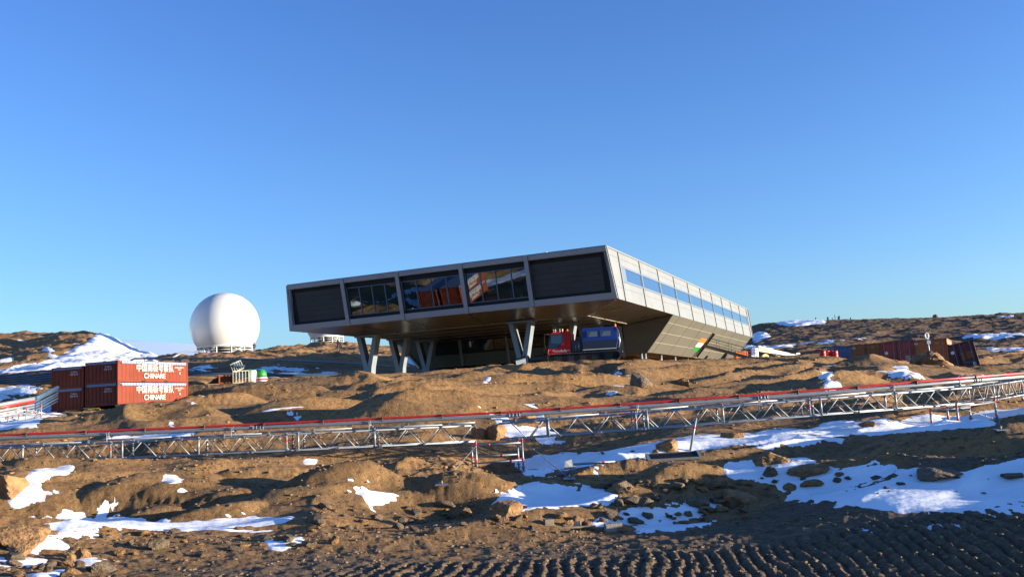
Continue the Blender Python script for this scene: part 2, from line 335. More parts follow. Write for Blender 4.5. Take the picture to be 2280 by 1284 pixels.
def height(x, y):
    x = np.asarray(x, float); y = np.asarray(y, float)
    d = np.hypot(x, y); z = lowf(x, y)
    u = (x-7.88)*-.9177+(y-67.46)*.3972; v = (x-7.88)*.3972+(y-67.46)*.9177
    rough = sst(14, 19, d); far = sst(90, 160, d); sc = sst(30, 70, d)
    xr, yr = rotn(x, y, .3)
    n3 = .3-np.abs(perlin(xr/1.3+3, yr/.62, 21))*1.2
    n4 = .3-np.abs(perlin(xr/.55, yr/.3, 22))*1.2
    mid = rough*(1-sst(60, 95, d))
    tv = fbm(xr/4.5+1.7, yr/2.3, 71, 3)*3.2; fl_ = np.floor(tv); fr_ = tv-fl_           # broken ledges in the gneiss
    z = z+mid*((fl_+sst(0, .16, fr_)-tv*.75)*.022)*sst(.0, .35, fbm(x/7+5, y/5, 74, 2))
    ck = perlin(xr/2.6+.4*perlin(x, y, 76), yr/1.7, 75); ck2 = perlin(x/4.5, y/1.6+.3*x/4.5, 78)
    z = z-mid*.07*np.exp(-(ck2/.05)**2)*sst(.1, .3, perlin(x/4, y/3, 79))
    soft = sst(-.05, .55, fbm(x/5, y/5, 77, 3))*(1-.65*sst(34, 44, d)*sst(95, 80, d))      # some slabs are smooth, some broken
    z = z+rough*((n3*.05+n4*.02)*(.03+1.2*soft)+fbm(xr/1.1, yr/.7, 23, 3, .5)*(.010+.035*soft))
    z = z+fbm(x/.22, y/.22, 26, 3, .6)*.009*(1+2*soft)*(.4+.6*rough)
    z = z+sc*(fbm(x/3, y/2, 31, 4, .6)*(.02+.12*sst(.05, .5, fbm(x/9, y/6, 33, 2))))*(1-far)
    lf_ = sst(40, -40, x); cr_ = fbm(x/5, y/3.5, 51, 5, .62); z = z+far*((cr_-.9*np.abs(perlin(x/4+.3*cr_, y/2.6, 55)))*(.18+.20*lf_)+.05)
    # churned ruts left by tracked vehicles across the near ground
    xq = x*math.cos(RUTDIR)-y*math.sin(RUTDIR); lim = 13.95+np.clip(x, -2, 9)*.16+fbm(x/1.2, y/3, 60, 2)*.25
    rm = sst(0, .5, lim-y)*sst(-3.2, -1.6, x+.4*perlin(x, y, 8))
    ph = xq/.205+perlin(x/1.4, y/1.2, 61)*.45+.16*perlin(x/.3, y/.3, 64)
    rut = np.abs(np.sin(np.pi*ph))**.8
    brk = .75+.45*perlin(x/.14, y/.22, 62)+.25*perlin(x/.5, y/.5, 65)
    lump = fbm(x/.10, y/.12, 66, 3)
    z = z+rm*((rut-.5)*.085*np.clip(brk, 0, 1.2)+lump*.024)
    z = z+(1-rm)*sst(19, 15, d)*(fbm(x/.35, y/.3, 67, 4, .6)*.022)
    return z
SNOW = [
 [(1610,1037),(1700,1022),(1800,1020),(1820,1032),(1900,1040),(1980,1028),(2000,1045),(2070,1046),(2150,1050),(2200,1034),(2290,1016),(2290,1146),(2230,1144),(2100,1138),(1990,1141),(1930,1130),(1870,1122),(1780,1120),(1700,1105),(1760,1090),(1830,1078),(1750,1084),(1660,1080),(1620,1066)],
 [(1170,1018),(1250,1008),(1350,1005),(1420,985),(1480,973),(1540,968),(1600,970),(1700,962),(1790,955),(1730,985),(1640,1000),(1560,1008),(1500,1004),(1440,1020),(1380,1022),(1290,1042),(1250,1048),(1190,1062),(1150,1045),(1120,1026)],
 [(1140,1085),(1180,1073),(1240,1078),(1300,1076),(1365,1068),(1345,1090),(1385,1105),(1360,1122),(1300,1130),(1200,1136),(1130,1142),(1090,1130)],
 [(1330,1150),(1400,1130),(1460,1125),(1560,1120),(1618,1113),(1605,1136),(1540,1150),(1490,1162),(1400,1167),(1310,1177)],
 [(1395,1176),(1500,1166),(1600,1159),(1560,1176),(1480,1186),(1400,1186)],
 [(775,1085),(815,1084),(850,1094),(885,1098),(893,1110),(850,1121),(820,1127),(810,1105)],
 [(40,1167),(200,1153),(350,1156),(500,1150),(570,1146),(660,1150),(600,1168),(500,1175),(400,1184),(330,1180),(250,1178),(200,1184),(140,1185),(130,1174)],
 [(10,1215),(60,1204),(110,1202),(165,1212),(150,1224),(60,1229),(20,1224)],
 [(-20,1242),(60,1238),(130,1240),(110,1254),(40,1260),(-20,1266)], [(60,1279),(160,1266),(165,1271),(90,1290)], [(160,1240),(200,1235),(240,1245),(230,1250),(180,1247)],
 [(15,1110),(50,1080),(80,1050),(140,1038),(185,1030),(172,1052),(110,1066),(90,1085),(185,1082),(140,1100),(80,1118),(30,1130)],
 [(325,1064),(370,1061),(410,1068),(438,1077),(370,1077)], [(660,1026),(720,1016),(735,1019),(700,1037),(675,1038)],
 [(155,980),(300,968),(420,958),(435,968),(390,976),(250,982)], [(363,938),(380,941),(397,955),(375,957)],
 [(1030,886),(1070,890),(1095,903),(1107,918),(1130,925),(1145,945),(1200,952),(1258,967),(1230,978),(1190,983),(1150,978),(1108,960),(1112,945),(1085,920),(1058,905)],
 [(1115,906),(1200,900),(1160,911)], [(1172,926),(1215,925),(1225,936),(1190,938)],
 [(1790,958),(1850,943),(1900,938),(1960,932),(2060,928),(2150,918),(2290,905),(2290,922),(2200,932),(2225,947),(2100,957),(2000,964),(1900,972),(1800,987),(1750,994),(1640,1002),(1620,990),(1700,973)],
 [(1810,836),(1850,829),(1875,840),(1855,848),(1890,862),(1885,871),(1825,871),(1848,850)],
 [(1925,836),(1985,827),(2045,832),(2055,843),(1990,844)], [(2075,836),(2185,838),(2165,848),(2090,845)], [(1985,812),(2022,814),(2024,826),(1998,825)],
 [(1355,824),(1420,823),(1398,834),(1368,833)], [(1325,880),(1388,866),(1372,878)], [(555,916),(600,909),(725,914),(650,922)], [(645,936),(705,934),(672,942)],
 [(412,893),(455,888),(445,900),(412,902)], [(465,898),(515,892),(490,899)], [(-10,868),(60,858),(105,861),(95,876),(60,886),(-10,892)], [(-10,920),(60,912),(112,925),(95,948),(30,953),(-10,958)],
 [(60,908),(118,880),(120,905),(160,917),(112,927)], [(412,823),(455,811),(475,820),(430,830)], [(560,835),(760,826),(760,832),(600,840)],
 [(-10,832),(40,812),(100,806),(148,792),(175,772),(198,766),(206,752),(222,742),(228,736),(262,744),(300,768),(350,794),(352,806),(120,822),(-10,840)],
 [(100,768),(118,772),(135,790),(112,792)], [(40,755),(66,756),(60,760),(34,761)], [(150,752),(176,768),(196,775),(178,778)], [(0,800),(40,795),(30,806),(0,806)],
 [(1715,721),(1760,716),(1852,716),(1850,721),(1770,728),(1740,727)], [(1672,742),(1702,741),(1712,751),(1690,759),(1672,766)], [(1640,770),(1705,772),(1785,766),(1782,771),(1700,778),(1640,776)],
 [(1785,766),(1890,755),(1888,759),(1790,771)], [(1660,776),(1720,778),(1690,784)], [(1715,786),(1760,786),(1740,792)],
 [(2115,748),(2200,744),(2290,744),(2290,750),(2200,755),(2140,753)], [(2045,756),(2100,751),(2120,758),(2080,770),(2040,764)], [(2180,776),(2290,777),(2290,787),(2200,783)],
 [(2180,709),(2262,702),(2250,708)], [(1900,755),(1960,747),(1958,751),(1905,760)],  [(1905,1178),(1955,1173),(1962,1180),(1915,1184)], [(2058,1166),(2092,1164),(2096,1170),(2066,1172)], [(2112,1163),(2134,1162),(2138,1168),(2116,1170)],
 [(1075,838),(1115,838),(1110,845),(1085,845)], [(580,1205),(680,1195),(690,1200),(660,1222),(600,1232),(585,1222)], [(930,770),(975,776),(960,790),(920,795)], [(890,795),(960,800),(940,812),(885,812)], [(560,822),(600,818),(690,822),(690,825),(570,826)],
]
AZg, LDg = np.meshgrid(azs, lds, indexing='ij'); Dg = np.exp(LDg); Xg = Dg*np.sin(AZg); Yg = Dg*np.cos(AZg)
Zg = lowf(Xg, Yg); PX, PY = project(Xg, Yg, Zg)
wn = 3.2
PXw = PX+fbm(Xg/1.4, Yg/1.4, 90, 3)*9+fbm(Xg*12/Dg, Yg*12/Dg, 96, 3)*8; PYw = PY+fbm(Xg/1.4, Yg/1.1, 93, 3)*wn+perlin(Xg*12/Dg, Yg*12/Dg, 97)*2.0
def inpoly(px, py, P):
    X_ = [p[0] for p in P]; Y_ = [p[1] for p in P]
    bb = (px > min(X_)) & (px < max(X_)) & (py > min(Y_)) & (py < max(Y_)); full = np.zeros(px.shape, bool)
    px, py = px[bb], py[bb]; r = np.zeros(px.shape, bool); n = len(P)
    for i in range(n):
        x1, y1 = P[i]; x2, y2 = P[(i+1) % n]
        c = ((y1 > py) != (y2 > py)) & (px < (x2-x1)*(py-y1)/(y2-y1+1e-9)+x1); r ^= c
    full[bb] = r; return full
MASK = np.zeros((NA, ND))
for P in SNOW: MASK[inpoly(PXw, PYw, P)] = 1
MASK[PY > 1300] = 0
MASK = gblur(MASK, 2.0, 1.6)
def snowz(x, y):
    x = np.asarray(x, float); y = np.asarray(y, float); d = np.hypot(x, y)
    mk = gl(MASK, x, y); sc = .040+.0030*np.clip(d-80, 0, 300)
    drift = fbm(x/2.5, y/1.2, 98, 3)*.02+perlin(x/.7, y/.35, 99)*.006
    near = sst(17, 15, d)
    kf = .3+sst(26, 60, d)*.45-sst(110, 160, d)*.3
    return lowf(x, y)*(1-kf)+height(x, y)*kf+(mk*1.6-.8)*sc*(1-.35*near)+drift, mk
def H1(x, y): return float(height(np.array([x]), np.array([y]))[0])
def ground_at(px, d):
    r = ray(px, 900); a = math.atan2(r.x, r.y)
    x, y = d*math.sin(a), d*math.cos(a); return Vector((x, y, H1(x, y)))
def surf(x, y):
    z = height(x, y); s, mk = snowz(x, y); return np.where(mk > .3, np.maximum(z, s), z)
def hit(px, py, dmin=10, dmax=300):
    # first visible ground point on the sight line through a photo position
    r = ray(px, py); k = np.exp(np.linspace(math.log(dmin), math.log(dmax), 2500))/math.hypot(r.x, r.y)
    x = r.x*k; y = r.y*k; z = r.z*k; g = surf(x, y); b = np.where(z <= g)[0]
    i = b[0] if len(b) else len(k)-1
    return Vector((x[i], y[i], g[i]))
def grid_mesh(name, A, D, Zf, mats, sel=None, attr=None):
    AA, DD = np.meshgrid(A, D, indexing='ij'); x = DD*np.sin(AA); y = DD*np.cos(AA)
    z, keep = Zf(x, y, DD)
    na, nd = AA.shape; idx = np.arange(na*nd).reshape(na, nd)
    q = np.stack([idx[:-1,:-1], idx[1:,:-1], idx[1:,1:], idx[:-1,1:]], -1).reshape(-1, 4)[:, ::-1]
    co = np.stack([x, y, z], -1).reshape(-1, 3)
    if keep is not None:
        k = keep.reshape(-1); q = q[k[q].any(1)]; used = np.zeros(len(co), bool); used[q.ravel()] = True
        mp = np.cumsum(used)-1; co = co[used]; q = mp[q]
    me = bpy.data.meshes.new(name); me.vertices.add(len(co)); me.vertices.foreach_set('co', co.ravel().astype(np.float32))
    me.loops.add(q.size); me.loops.foreach_set('vertex_index', q.ravel().astype(np.int32))
    me.polygons.add(len(q)); me.polygons.foreach_set('loop_start', np.arange(0, q.size, 4, dtype=np.int32)); me.polygons.foreach_set('loop_total', np.full(len(q), 4, np.int32))
    me.update(calc_edges=True); me.polygons.foreach_set('use_smooth', np.ones(len(q), bool))
    for mm in mats: me.materials.append(mm)
    o = bpy.data.objects.new(name, me); S.collection.objects.link(o); return o
def rock_material():
    m = bpy.data.materials.new('gneiss_rock'); m.use_nodes = True; n = m.node_tree.nodes; L = m.node_tree.links
    b = n['Principled BSDF']; b.inputs['Roughness'].default_value = .9; b.inputs['Specular IOR Level'].default_value = .25
    g = n.new('ShaderNodeNewGeometry')
    def noise(scale, det=8, rough=.6, vec=None):
        t = n.new('ShaderNodeTexNoise'); t.inputs['Scale'].default_value = scale; t.inputs['Detail'].default_value = det; t.inputs['Roughness'].default_value = rough
        L.new(vec or g.outputs['Position'], t.inputs['Vector']); return t.outputs['Fac']
    def ramp(fac, st):
        c = n.new('ShaderNodeValToRGB'); e = c.color_ramp.elements
        e[0].position, e[0].color = st[0][0], (*st[0][1], 1); e[1].position, e[1].color = st[-1][0], (*st[-1][1], 1)
        for p, cc in st[1:-1]: k = e.new(p); k.color = (*cc, 1)
        L.new(fac, c.inputs['Fac']); return c.outputs['Color']
    def mix(f, a, bb, mode='MIX'):
        x = n.new('ShaderNodeMix'); x.data_type = 'RGBA'; x.blend_type = mode
        if isinstance(f, float): x.inputs[0].default_value = f
        else: L.new(f, x.inputs[0])
        L.new(a, x.inputs[6]); L.new(bb, x.inputs[7]); return x.outputs[2]
    big = ramp(noise(.16, 5), [(.3, (.15,.088,.040)), (.5, (.28,.165,.070)), (.7, (.38,.205,.074))])
    mid = ramp(noise(1.7, 8, .7), [(.32, (.50,.46,.42)), (.52, (1,1,1)), (.70, (1.0,.80,.56))])
    rock = mix(.85, big, mid, 'MULTIPLY')
    dark = ramp(noise(5.5, 9, .75), [(.40, (.25,.24,.23)), (.50, (1,1,1))])
    rock = mix(.6, rock, dark, 'MULTIPLY')
    soil = ramp(noise(7, 10, .75), [(.3, (.066,.046,.029)), (.5, (.135,.09,.052)), (.72, (.28,.19,.105))])
    sep = n.new('ShaderNodeSeparateXYZ'); L.new(g.outputs['Position'], sep.inputs[0])
    # soil where the ground is near and low, and on the far scree
    def mathn(op, a, b_=None):
        x = n.new('ShaderNodeMath'); x.operation = op
        for i, q in enumerate((a, b_)):
            if q is None: continue
            if isinstance(q, (int, float)): x.inputs[i].default_value = q
            else: L.new(q, x.inputs[i])
        return x.outputs[0]
    lim = mathn('ADD', mathn('MULTIPLY', noise(.5, 4), 6.0), mathn('MULTIPLY', sep.outputs['X'], .42))
    mr = n.new('ShaderNodeMapRange'); mr.inputs['From Min'].default_value = 0; mr.inputs['From Max'].default_value = 1.2
    L.new(mathn('SUBTRACT', mathn('ADD', lim, 12.6), sep.outputs['Y']), mr.inputs['Value'])
    col = mix(mr.outputs['Result'], rock, soil)
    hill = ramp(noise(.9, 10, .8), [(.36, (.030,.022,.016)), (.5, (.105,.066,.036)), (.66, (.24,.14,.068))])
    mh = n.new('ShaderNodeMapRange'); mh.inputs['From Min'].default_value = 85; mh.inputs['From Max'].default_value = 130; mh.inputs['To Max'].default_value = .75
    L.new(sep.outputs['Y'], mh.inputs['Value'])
    hill2 = ramp(noise(.7, 10, .75), [(.34, (.10,.055,.024)), (.5, (.27,.15,.062)), (.66, (.36,.20,.085))])      # left hill's sunlit look put into a redder, paler ramp than the right ridge
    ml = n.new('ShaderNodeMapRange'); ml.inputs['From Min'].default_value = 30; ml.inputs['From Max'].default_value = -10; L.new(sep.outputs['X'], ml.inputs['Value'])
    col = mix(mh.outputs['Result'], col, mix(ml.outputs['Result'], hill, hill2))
    L.new(col, b.inputs['Base Color'])
    b1 = n.new('ShaderNodeBump'); b1.inputs['Strength'].default_value = 1.0; b1.inputs['Distance'].default_value = .085; L.new(noise(5, 12, .72), b1.inputs['Height'])
    b2 = n.new('ShaderNodeBump'); b2.inputs['Strength'].default_value = .8; b2.inputs['Distance'].default_value = .02; L.new(noise(32, 8, .7), b2.inputs['Height']); L.new(b1.outputs[0], b2.inputs['Normal'])
    L.new(b2.outputs[0], b.inputs['Normal']); return m
def snow_material():
    m = bpy.data.materials.new('old_snow'); m.use_nodes = True; n = m.node_tree.nodes; L = m.node_tree.links
    b = n['Principled BSDF']; b.inputs['Roughness'].default_value = .55; b.inputs['Specular IOR Level'].default_value = .3
    g = n.new('ShaderNodeNewGeometry'); t = n.new('ShaderNodeTexNoise'); t.inputs['Scale'].default_value = 1.2; t.inputs['Detail'].default_value = 8
    L.new(g.outputs['Position'], t.inputs['Vector']); c = n.new('ShaderNodeValToRGB')
    c.color_ramp.elements[0].position = .25; c.color_ramp.elements[0].color = (.66,.70,.74,1); c.color_ramp.elements[1].position = .6; c.color_ramp.elements[1].color = (.86,.88,.90,1)
    L.new(t.outputs['Fac'], c.inputs['Fac']); L.new(c.outputs['Color'], b.inputs['Base Color'])
    mp = n.new('ShaderNodeMapping'); mp.inputs['Scale'].default_value = (1.2, 3.0, 1); mp.inputs['Rotation'].default_value = (0, 0, .25); L.new(g.outputs['Position'], mp.inputs['Vector'])
    t2 = n.new('ShaderNodeTexNoise'); t2.inputs['Scale'].default_value = 2.2; t2.inputs['Detail'].default_value = 9; L.new(mp.outputs[0], t2.inputs['Vector'])
    bp = n.new('ShaderNodeBump'); bp.inputs['Strength'].default_value = .55; bp.inputs['Distance'].default_value = .06
    L.new(t2.outputs['Fac'], bp.inputs['Height']); L.new(bp.outputs[0], b.inputs['Normal']); return m
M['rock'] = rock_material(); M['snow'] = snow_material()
M['boulder'] = mat('boulder_stone', (.36,.20,.085), .9, var=0, col2=(.14,.085,.045), vscale=2.5, bump=1.0, bscale=7, spec=.25)
M['boulder2'] = mat('grey_stone', (.21,.155,.10), .9, col2=(.10,.075,.05), vscale=3, bump=1.0, bscale=9, spec=.25)

dense = np.arange(R(-33.5), R(33.5), R(.075))
A = np.concatenate([np.linspace(-math.pi, R(-46), 40), np.linspace(R(-45), R(-34), 24), dense, np.linspace(R(34), R(45), 24), np.linspace(R(46), math.pi, 40)])
Dn = np.exp(np.arange(math.log(10.5), math.log(420), .0052))
Dall = np.concatenate([np.linspace(.5, 10.3, 24), Dn, np.exp(np.linspace(math.log(430), math.log(9000), 40))])
def Zrock(x, y, d):
    z = height(x, y)
    a = np.abs(np.arctan2(x, y)); side = sst(R(46), R(75), a)     # behind and beside the camera: gentle ground
    z = z*(1-side)+side*(-2.5+fbm(x/30, y/30, 5, 3)*(.15*sst(8, 30, d)+1.5*sst(40, 90, d)))
    z = z*(1-sst(420, 900, d))+sst(420, 900, d)*(-3+0*d)
    z = np.where(d < 11.5, z*sst(4, 11.5, d)+(1-sst(4, 11.5, d))*-2.45, z)
    return z, None
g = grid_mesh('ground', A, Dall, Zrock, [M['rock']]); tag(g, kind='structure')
def Zsnow(x, y, d):
    z, mk = snowz(x, y); rk = height(x, y); keep = (z > rk-.03-.0006*d) & (mk > .06)
    return z, keep
sn = grid_mesh('snow', dense, np.exp(np.arange(math.log(11), math.log(400), .0058)), Zsnow, [M['snow']]); tag(sn, kind='structure')
# ============================================================ research station
TH = .4085
UV = Vector((-math.cos(TH), math.sin(TH), 0)); VV = Vector((math.sin(TH), math.cos(TH), 0)); ZV = Vector((0, 0, 1))
C0 = Vector((7.877, 67.461, 7.478)); HB, LA, LB = 3.90, .878, .391; WID, LEN = 30.0, 62.6
st = empty('research_station', C0+UV*15+VV*30-ZV*4, 'elevated grey and white polar station on V shaped supports, flag on its underside', 'building')
stin = st.location.copy()
def P_(p): return Vector(p)-stin
def B(u, v, z): return P_(C0+UV*u+VV*v+ZV*z)          # z counted from the facade's lower edge
def Fr(t, h, o=0):                                     # on the leaning front facade; t along, h 0..1 up, o outward
    tt = t
    if t <= 0: tt = LB*h+t
    if t >= WID: tt = WID-LB*h+(t-WID)
    return B(tt, -LA*h-o, HB*h)
def Si(s, h, o=0): return B(LB*h-o, s-LA*h*max(0, 1-s/2.0)+0*s, HB*h)   # on the right hand side wall
def Le(s, h, o=0): return B(WID-LB*h+o, s-LA*h*max(0, 1-s/2.0), HB*h)
def panel(mb, f, a0, a1, h0, h1, o0, o1):             # slab between offsets o0 and o1 on wall function f
    P = [f(a0, h0, o1), f(a1, h0, o1), f(a1, h1, o1), f(a0, h1, o1)]; Q = [f(a0, h0, o0), f(a1, h0, o0), f(a1, h1, o0), f(a0, h1, o0)]
    n = mb.pts(P+Q)
    for q in ((0,1,2,3),(7,6,5,4),(0,4,5,1),(1,5,6,2),(2,6,7,3),(3,7,4,0)): mb.face(tuple(n+i for i in q))
TB = [0, 6.903, 12.592, 18.491, 23.873, WID]
# core volumes
m1 = MB()
n = m1.pts([B(.35, .5, .12), B(WID-.35, .5, .12), B(WID-.35, LEN-.4, .12), B(.35, LEN-.4, .12), B(LB+.3, -LA+.5, HB-.12), B(WID-LB-.3, -LA+.5, HB-.12), B(WID-LB-.3, LEN-.4, HB-.12), B(LB+.3, LEN-.4, HB-.12)])
for q in ((3,2,1,0),(4,5,6,7),(0,1,5,4),(1,2,6,5),(2,3,7,6),(3,0,4,7)): m1.face(tuple(n+i for i in q))
m1.build('inner_wall', M['black_frame'], st)
rf = MB(); rf.prism([Fr(0,1,-.02), Fr(WID,1,-.02), B(WID-LB,LEN,HB), B(LB,LEN,HB)], (0,0,.10)); rf.build('roof', M['clad'], st)
for du, dv, hh, rr in ((9.5, 8, 1.5, .16), (8.6, 8, 1.9, .05), (10.1, 9, 1.0, .12)):
    c = B(du, dv, HB+.1); v_ = MB(); v_.tube(c, c+ZV*hh*.8, rr, 10); v_.tube(c+ZV*hh*.8, c+ZV*hh*.85, rr*2, 10); v_.build('roof_vent', M['white'], st)
# front facade frame: bands, fins, ends
fr = MB()
panel(fr, Fr, 0, WID, .905, 1.0, -.25, .10); panel(fr, Fr, 0, WID, 0, .125, -.25, .10)
for t in TB[1:-1]: panel(fr, Fr, t-.17, t+.17, -.005, 1.012, -.25, .17)
panel(fr, Fr, -.02, .40, 0, 1.0, -.25, .12); panel(fr, Fr, WID-.42, WID+.02, 0, 1.0, -.25, .12)
fo = fr.build('facade_frame', M['clad_front'], st); bevel(fo, .015)
for t in TB[1:-1]: fj = MB(); panel(fj, Fr, t-.20, t-.175, 0, 1.0, -.1, .12); fj.build('facade_joint', M['seam'], st)
for i in (0, 4):
    a, b = TB[i]+(.40 if i == 0 else .17), TB[i+1]-(.17 if i == 0 else .42)
    q = MB(); q.mi = 0; panel(q, Fr, a, b, .125, .905, -.5, -.24)
    lo, hi, e0, e1 = .185, .83, (a+.55 if i == 0 else a+.05), (b-.02 if i == 0 else b-.55)
    q.mi = 1
    for k in range(6): panel(q, Fr, e0, e1, lo+(hi-lo)*k/6+.002, lo+(hi-lo)*(k+1)/6-.002, -.24, -.20)
    q.build('louvre_panel', [M['black_frame'], M['louvre']], st)
for i in (1, 2, 3):
    a, b = TB[i]+.17, TB[i+1]-.17
    w = MB(); panel(w, Fr, a, b, .80, .905, -.5, -.17); panel(w, Fr, a, b, .125, .20, -.5, -.17)
    wo = w.build('front_window', M['black_frame'], st)
    f2 = MB(); panel(f2, Fr, a, b, .785, .80, -.22, -.10); panel(f2, Fr, a, b, .20, .215, -.22, -.10)
    for k in range(5): t = a+(b-a)*k/4; t = min(max(t, a+.035), b-.035); panel(f2, Fr, t-.035, t+.035, .21, .79, -.22, -.10)
    f2.build('window_mullion', M['win_frame'], wo)
    for k in range(4):
        g_ = MB(); ta, tb = a+(b-a)*k/4+.03, a+(b-a)*(k+1)/4-.03; panel(g_, Fr, ta, tb, .21, .79, -.19, -.17); g_.build('window_pane', M['glass_front'], wo)
    random.seed(i)
    for k in range(4):
        c_ = MB()
        t = a+(b-a)*k/4+.06; hh_ = random.choice((.48, .60, .70, .60))
        for j in range(random.choice((5, 8, 12, 16))):
            tt = t+j*.07
            if tt < t+(b-a)/4-.12: panel(c_, Fr, tt, tt+.062, .22, hh_, -.26-.03*(j % 2), -.24-.03*(j % 2))
        c_.build('curtain', M['curtain'], wo)
# right hand wall
rw = MB(); panel(rw, Si, 0, LEN, 0, 1, -.3, 0); rw.build('side_wall', M['clad'], st)
S0, SD = 2.009, 5.9106
for k in range(11):
    s_ = S0+SD*k; fn = MB(); panel(fn, Si, s_-.08, s_+.08, -.003, 1.008, 0, .07); fn.build('side_fin', M['clad'], st)
fn = MB(); panel(fn, Si, -.05, .12, 0, 1, -.1, .09); panel(fn, Si, LEN-.12, LEN+.05, 0, 1, -.1, .09)
panel(fn, Si, 0, LEN, .985, 1.006, 0, .07)
fn.build('edge_trim', M['clad'], st)
for k in range(11):
    sj = MB(); s_ = S0+SD*k; panel(sj, Si, s_-.13, s_-.085, 0, 1, 0, .012); sj.build('side_joint', M['seam'], st)
for k in range(-1, 11):
    a = max(0, S0+SD*k)+.12; b = min(LEN, S0+SD*(k+1))-.2
    if b-a < .5: continue
    sj = MB(); panel(sj, Si, a, b, .855, .860, 0, .008); sj.build('panel_joint', M['seam'], st)
    sj = MB(); panel(sj, Si, a, b, .245, .249, 0, .008); sj.build('panel_joint', M['seam'], st)
for k in range(10):
    a, b = S0+SD*k+.12, S0+SD*(k+1)-.2
    if k == 9: b -= .55
    w = MB(); panel(w, Si, a, b, .675, .72, 0, .05); panel(w, Si, a, b, .38, .42, 0, .05); panel(w, Si, a, a+.10, .42, .675, 0, .045); panel(w, Si, b-.10, b, .42, .675, 0, .045)
    a2 = a+.10
    if k == 0: panel(w, Si, a+.10, a+1.15, .42, .675, 0, .03); a2 = a+1.15
    wo = w.build('side_window', M['win_frame'], st)
    g_ = MB(); panel(g_, Si, a2, b-.10, .42, .675, 0, .015); g_.build('window_pane', M['glass_side'], wo)
# left hand wall
lw = MB(); panel(lw, Le, 0, LEN, 0, 1, -.3, 0)
for k in range(11): panel(lw, Le, S0+SD*k-.1, S0+SD*k+.1, 0, 1, 0, .13)
lw.build('side_wall', M['clad_front'], st)
bw = MB(); bw.prism([B(.1,LEN-.05,0), B(WID-.1,LEN-.05,0), B(WID-.5,LEN-.05,HB), B(.5,LEN-.05,HB)], VV*.15); bw.build('rear_wall', M['clad'], st)
# soffit: sloping border and flat middle
ZS = -.55; so_ = MB(); V1, V2, U1, U2, VW = 5.0, 17.3, 4.2, 26.2, 17.3
def Q4(mb, a, b, c, d): mb.quad(a, b, c, d)
Q4(so_, B(.05,.02,.0), B(29.95,.02,.0), B(U2,V1,ZS), B(U1,V1,ZS))
Q4(so_, B(.05,.02,.0), B(U1,V1,ZS), B(U1,VW+.3,ZS), B(.05,VW+.3,.0))
Q4(so_, B(U1,V1,ZS), B(U2,V1,ZS), B(U2,VW+.6,ZS), B(U1,VW+.6,ZS))
Q4(so_, B(29.95,.02,.0), B(29.95,VW+.3,.0), B(U2,VW+.6,ZS), B(U2,V1,ZS))
so_.build('soffit', M['soffit'], st)
def strip(a, b, w=.05): bt = MB(); bt.beam(a, b, w, .03); bt.build('soffit_joint', M['batten'], st)
for v in (V1, 8.1, 11.2, 14.3): strip(B(U1, v, ZS-.012), B(U2, v, ZS-.012))
strip(B(.3,.4,-.03), B(U1,V1,ZS-.02)); strip(B(U1,V1,ZS-.02), B(U1, VW, ZS-.02))
for v in (6., 9.5, 13): strip(B(.1, v, -.02), B(U1, v, ZS-.02), .035)
for t in TB[1:-1]: sf = MB(); sf.beam(B(t, .1, -.03), B(U1+(U2-U1)*(t/30), V1, ZS-.012), .04, .02); sf.build('soffit_seam', M['seam'], st)
# lower storey: sloping right face with panel joints, leaning front wall, sloping left face
H2, B2 = 3.25, 2.88; SE = 61.6
def Lo(s, h, o=0): return B(B2*(1-h)-o*.75, s+.55*(1-h)*(s < VW+.5), -H2*(1-h)-o*.66)
D0, D1 = 37.6, 39.4
lf = MB(); panel(lf, Lo, VW, D0, 0, 1, -.2, 0); panel(lf, Lo, D1, SE, 0, 1, -.2, 0); panel(lf, Lo, D0, D1, .80, 1, -.2, 0)
lf.build('lower_wall', M['clad_low'], st)
for k in range(3, 11):
    s_ = S0+SD*k; lj = MB(); panel(lj, Lo, s_-.05, s_+.05, 0, 1, 0, .012); lj.build('lower_joint', M['seam'], st)
lj2 = MB()
for h in (.27, .53, .79):
    panel(lj2, Lo, VW+.3, D0-.1, h-.006, h+.006, 0, .01); panel(lj2, Lo, D1+.1, SE, h-.006, h+.006, 0, .01)
lj2.build('lower_joint', M['batten'], st)
dn = MB(); dn.prism([Lo(D0, 0, -.2), Lo(D1, 0, -.2), Lo(D1, .80, -.2), Lo(D0, .80, -.2)], UV*1.6); dd = dn.build('doorway', M['hole'], st)  # solid black fill paints the shade of the door opening
# flag painted in three bands
def bandf(h0, h1, ma, nm):
    q = MB(); panel(q, Lo, 34.3, 37.15, h0, h1, 0, .02); return q
fl = bandf(.465, .60, None, ''); flo = fl.build('flag', M['orange'], st)
bandf(.33, .465, None, '').build('flag_band', M['white'], flo); bandf(.195, .33, None, '').build('flag_band', M['green'], flo)
wh = MB(); c = [Lo(35.7+.30*math.cos(a), .397+.045*math.sin(a), .026) for a in [i*math.pi/8 for i in range(16)]]; 
for i in range(16): wh.beam(c[i], c[(i+1) % 16], .03, .01, (0,1,0))
wh.build('flag_wheel', M['blue_paint'], flo)
def Fw(t, h, o=0): return B(t, VW+.62*(1-h)-o, ZS-.02-(H2+ZS)*(1-h))
ua = B2*.82; ub = 30-B2*.82
fw = MB(); P = [Fw(.03, 1.195), Fw(U1, 1.0), Fw(U2, 1.0), Fw(29.97, 1.195), Fw(30-B2, 0), Fw(B2, 0)]; fw.prism(P, VV*.3); fw.build('lower_wall', M['clad_low'], st)
def wallfin(mb, t): panel(mb, Fw, t-.16, t+.16, 0, .97, 0, .12)
fm = MB()
for t in (5.2, 11.1, 17.0, 22.2): wallfin(fm, t)
fm.build('wall_fin', M['col_grey'], st)
hs = MB()
for h in (.12, .30): panel(hs, Fw, B2, 30-B2, h-.004, h+.004, 0, .008)
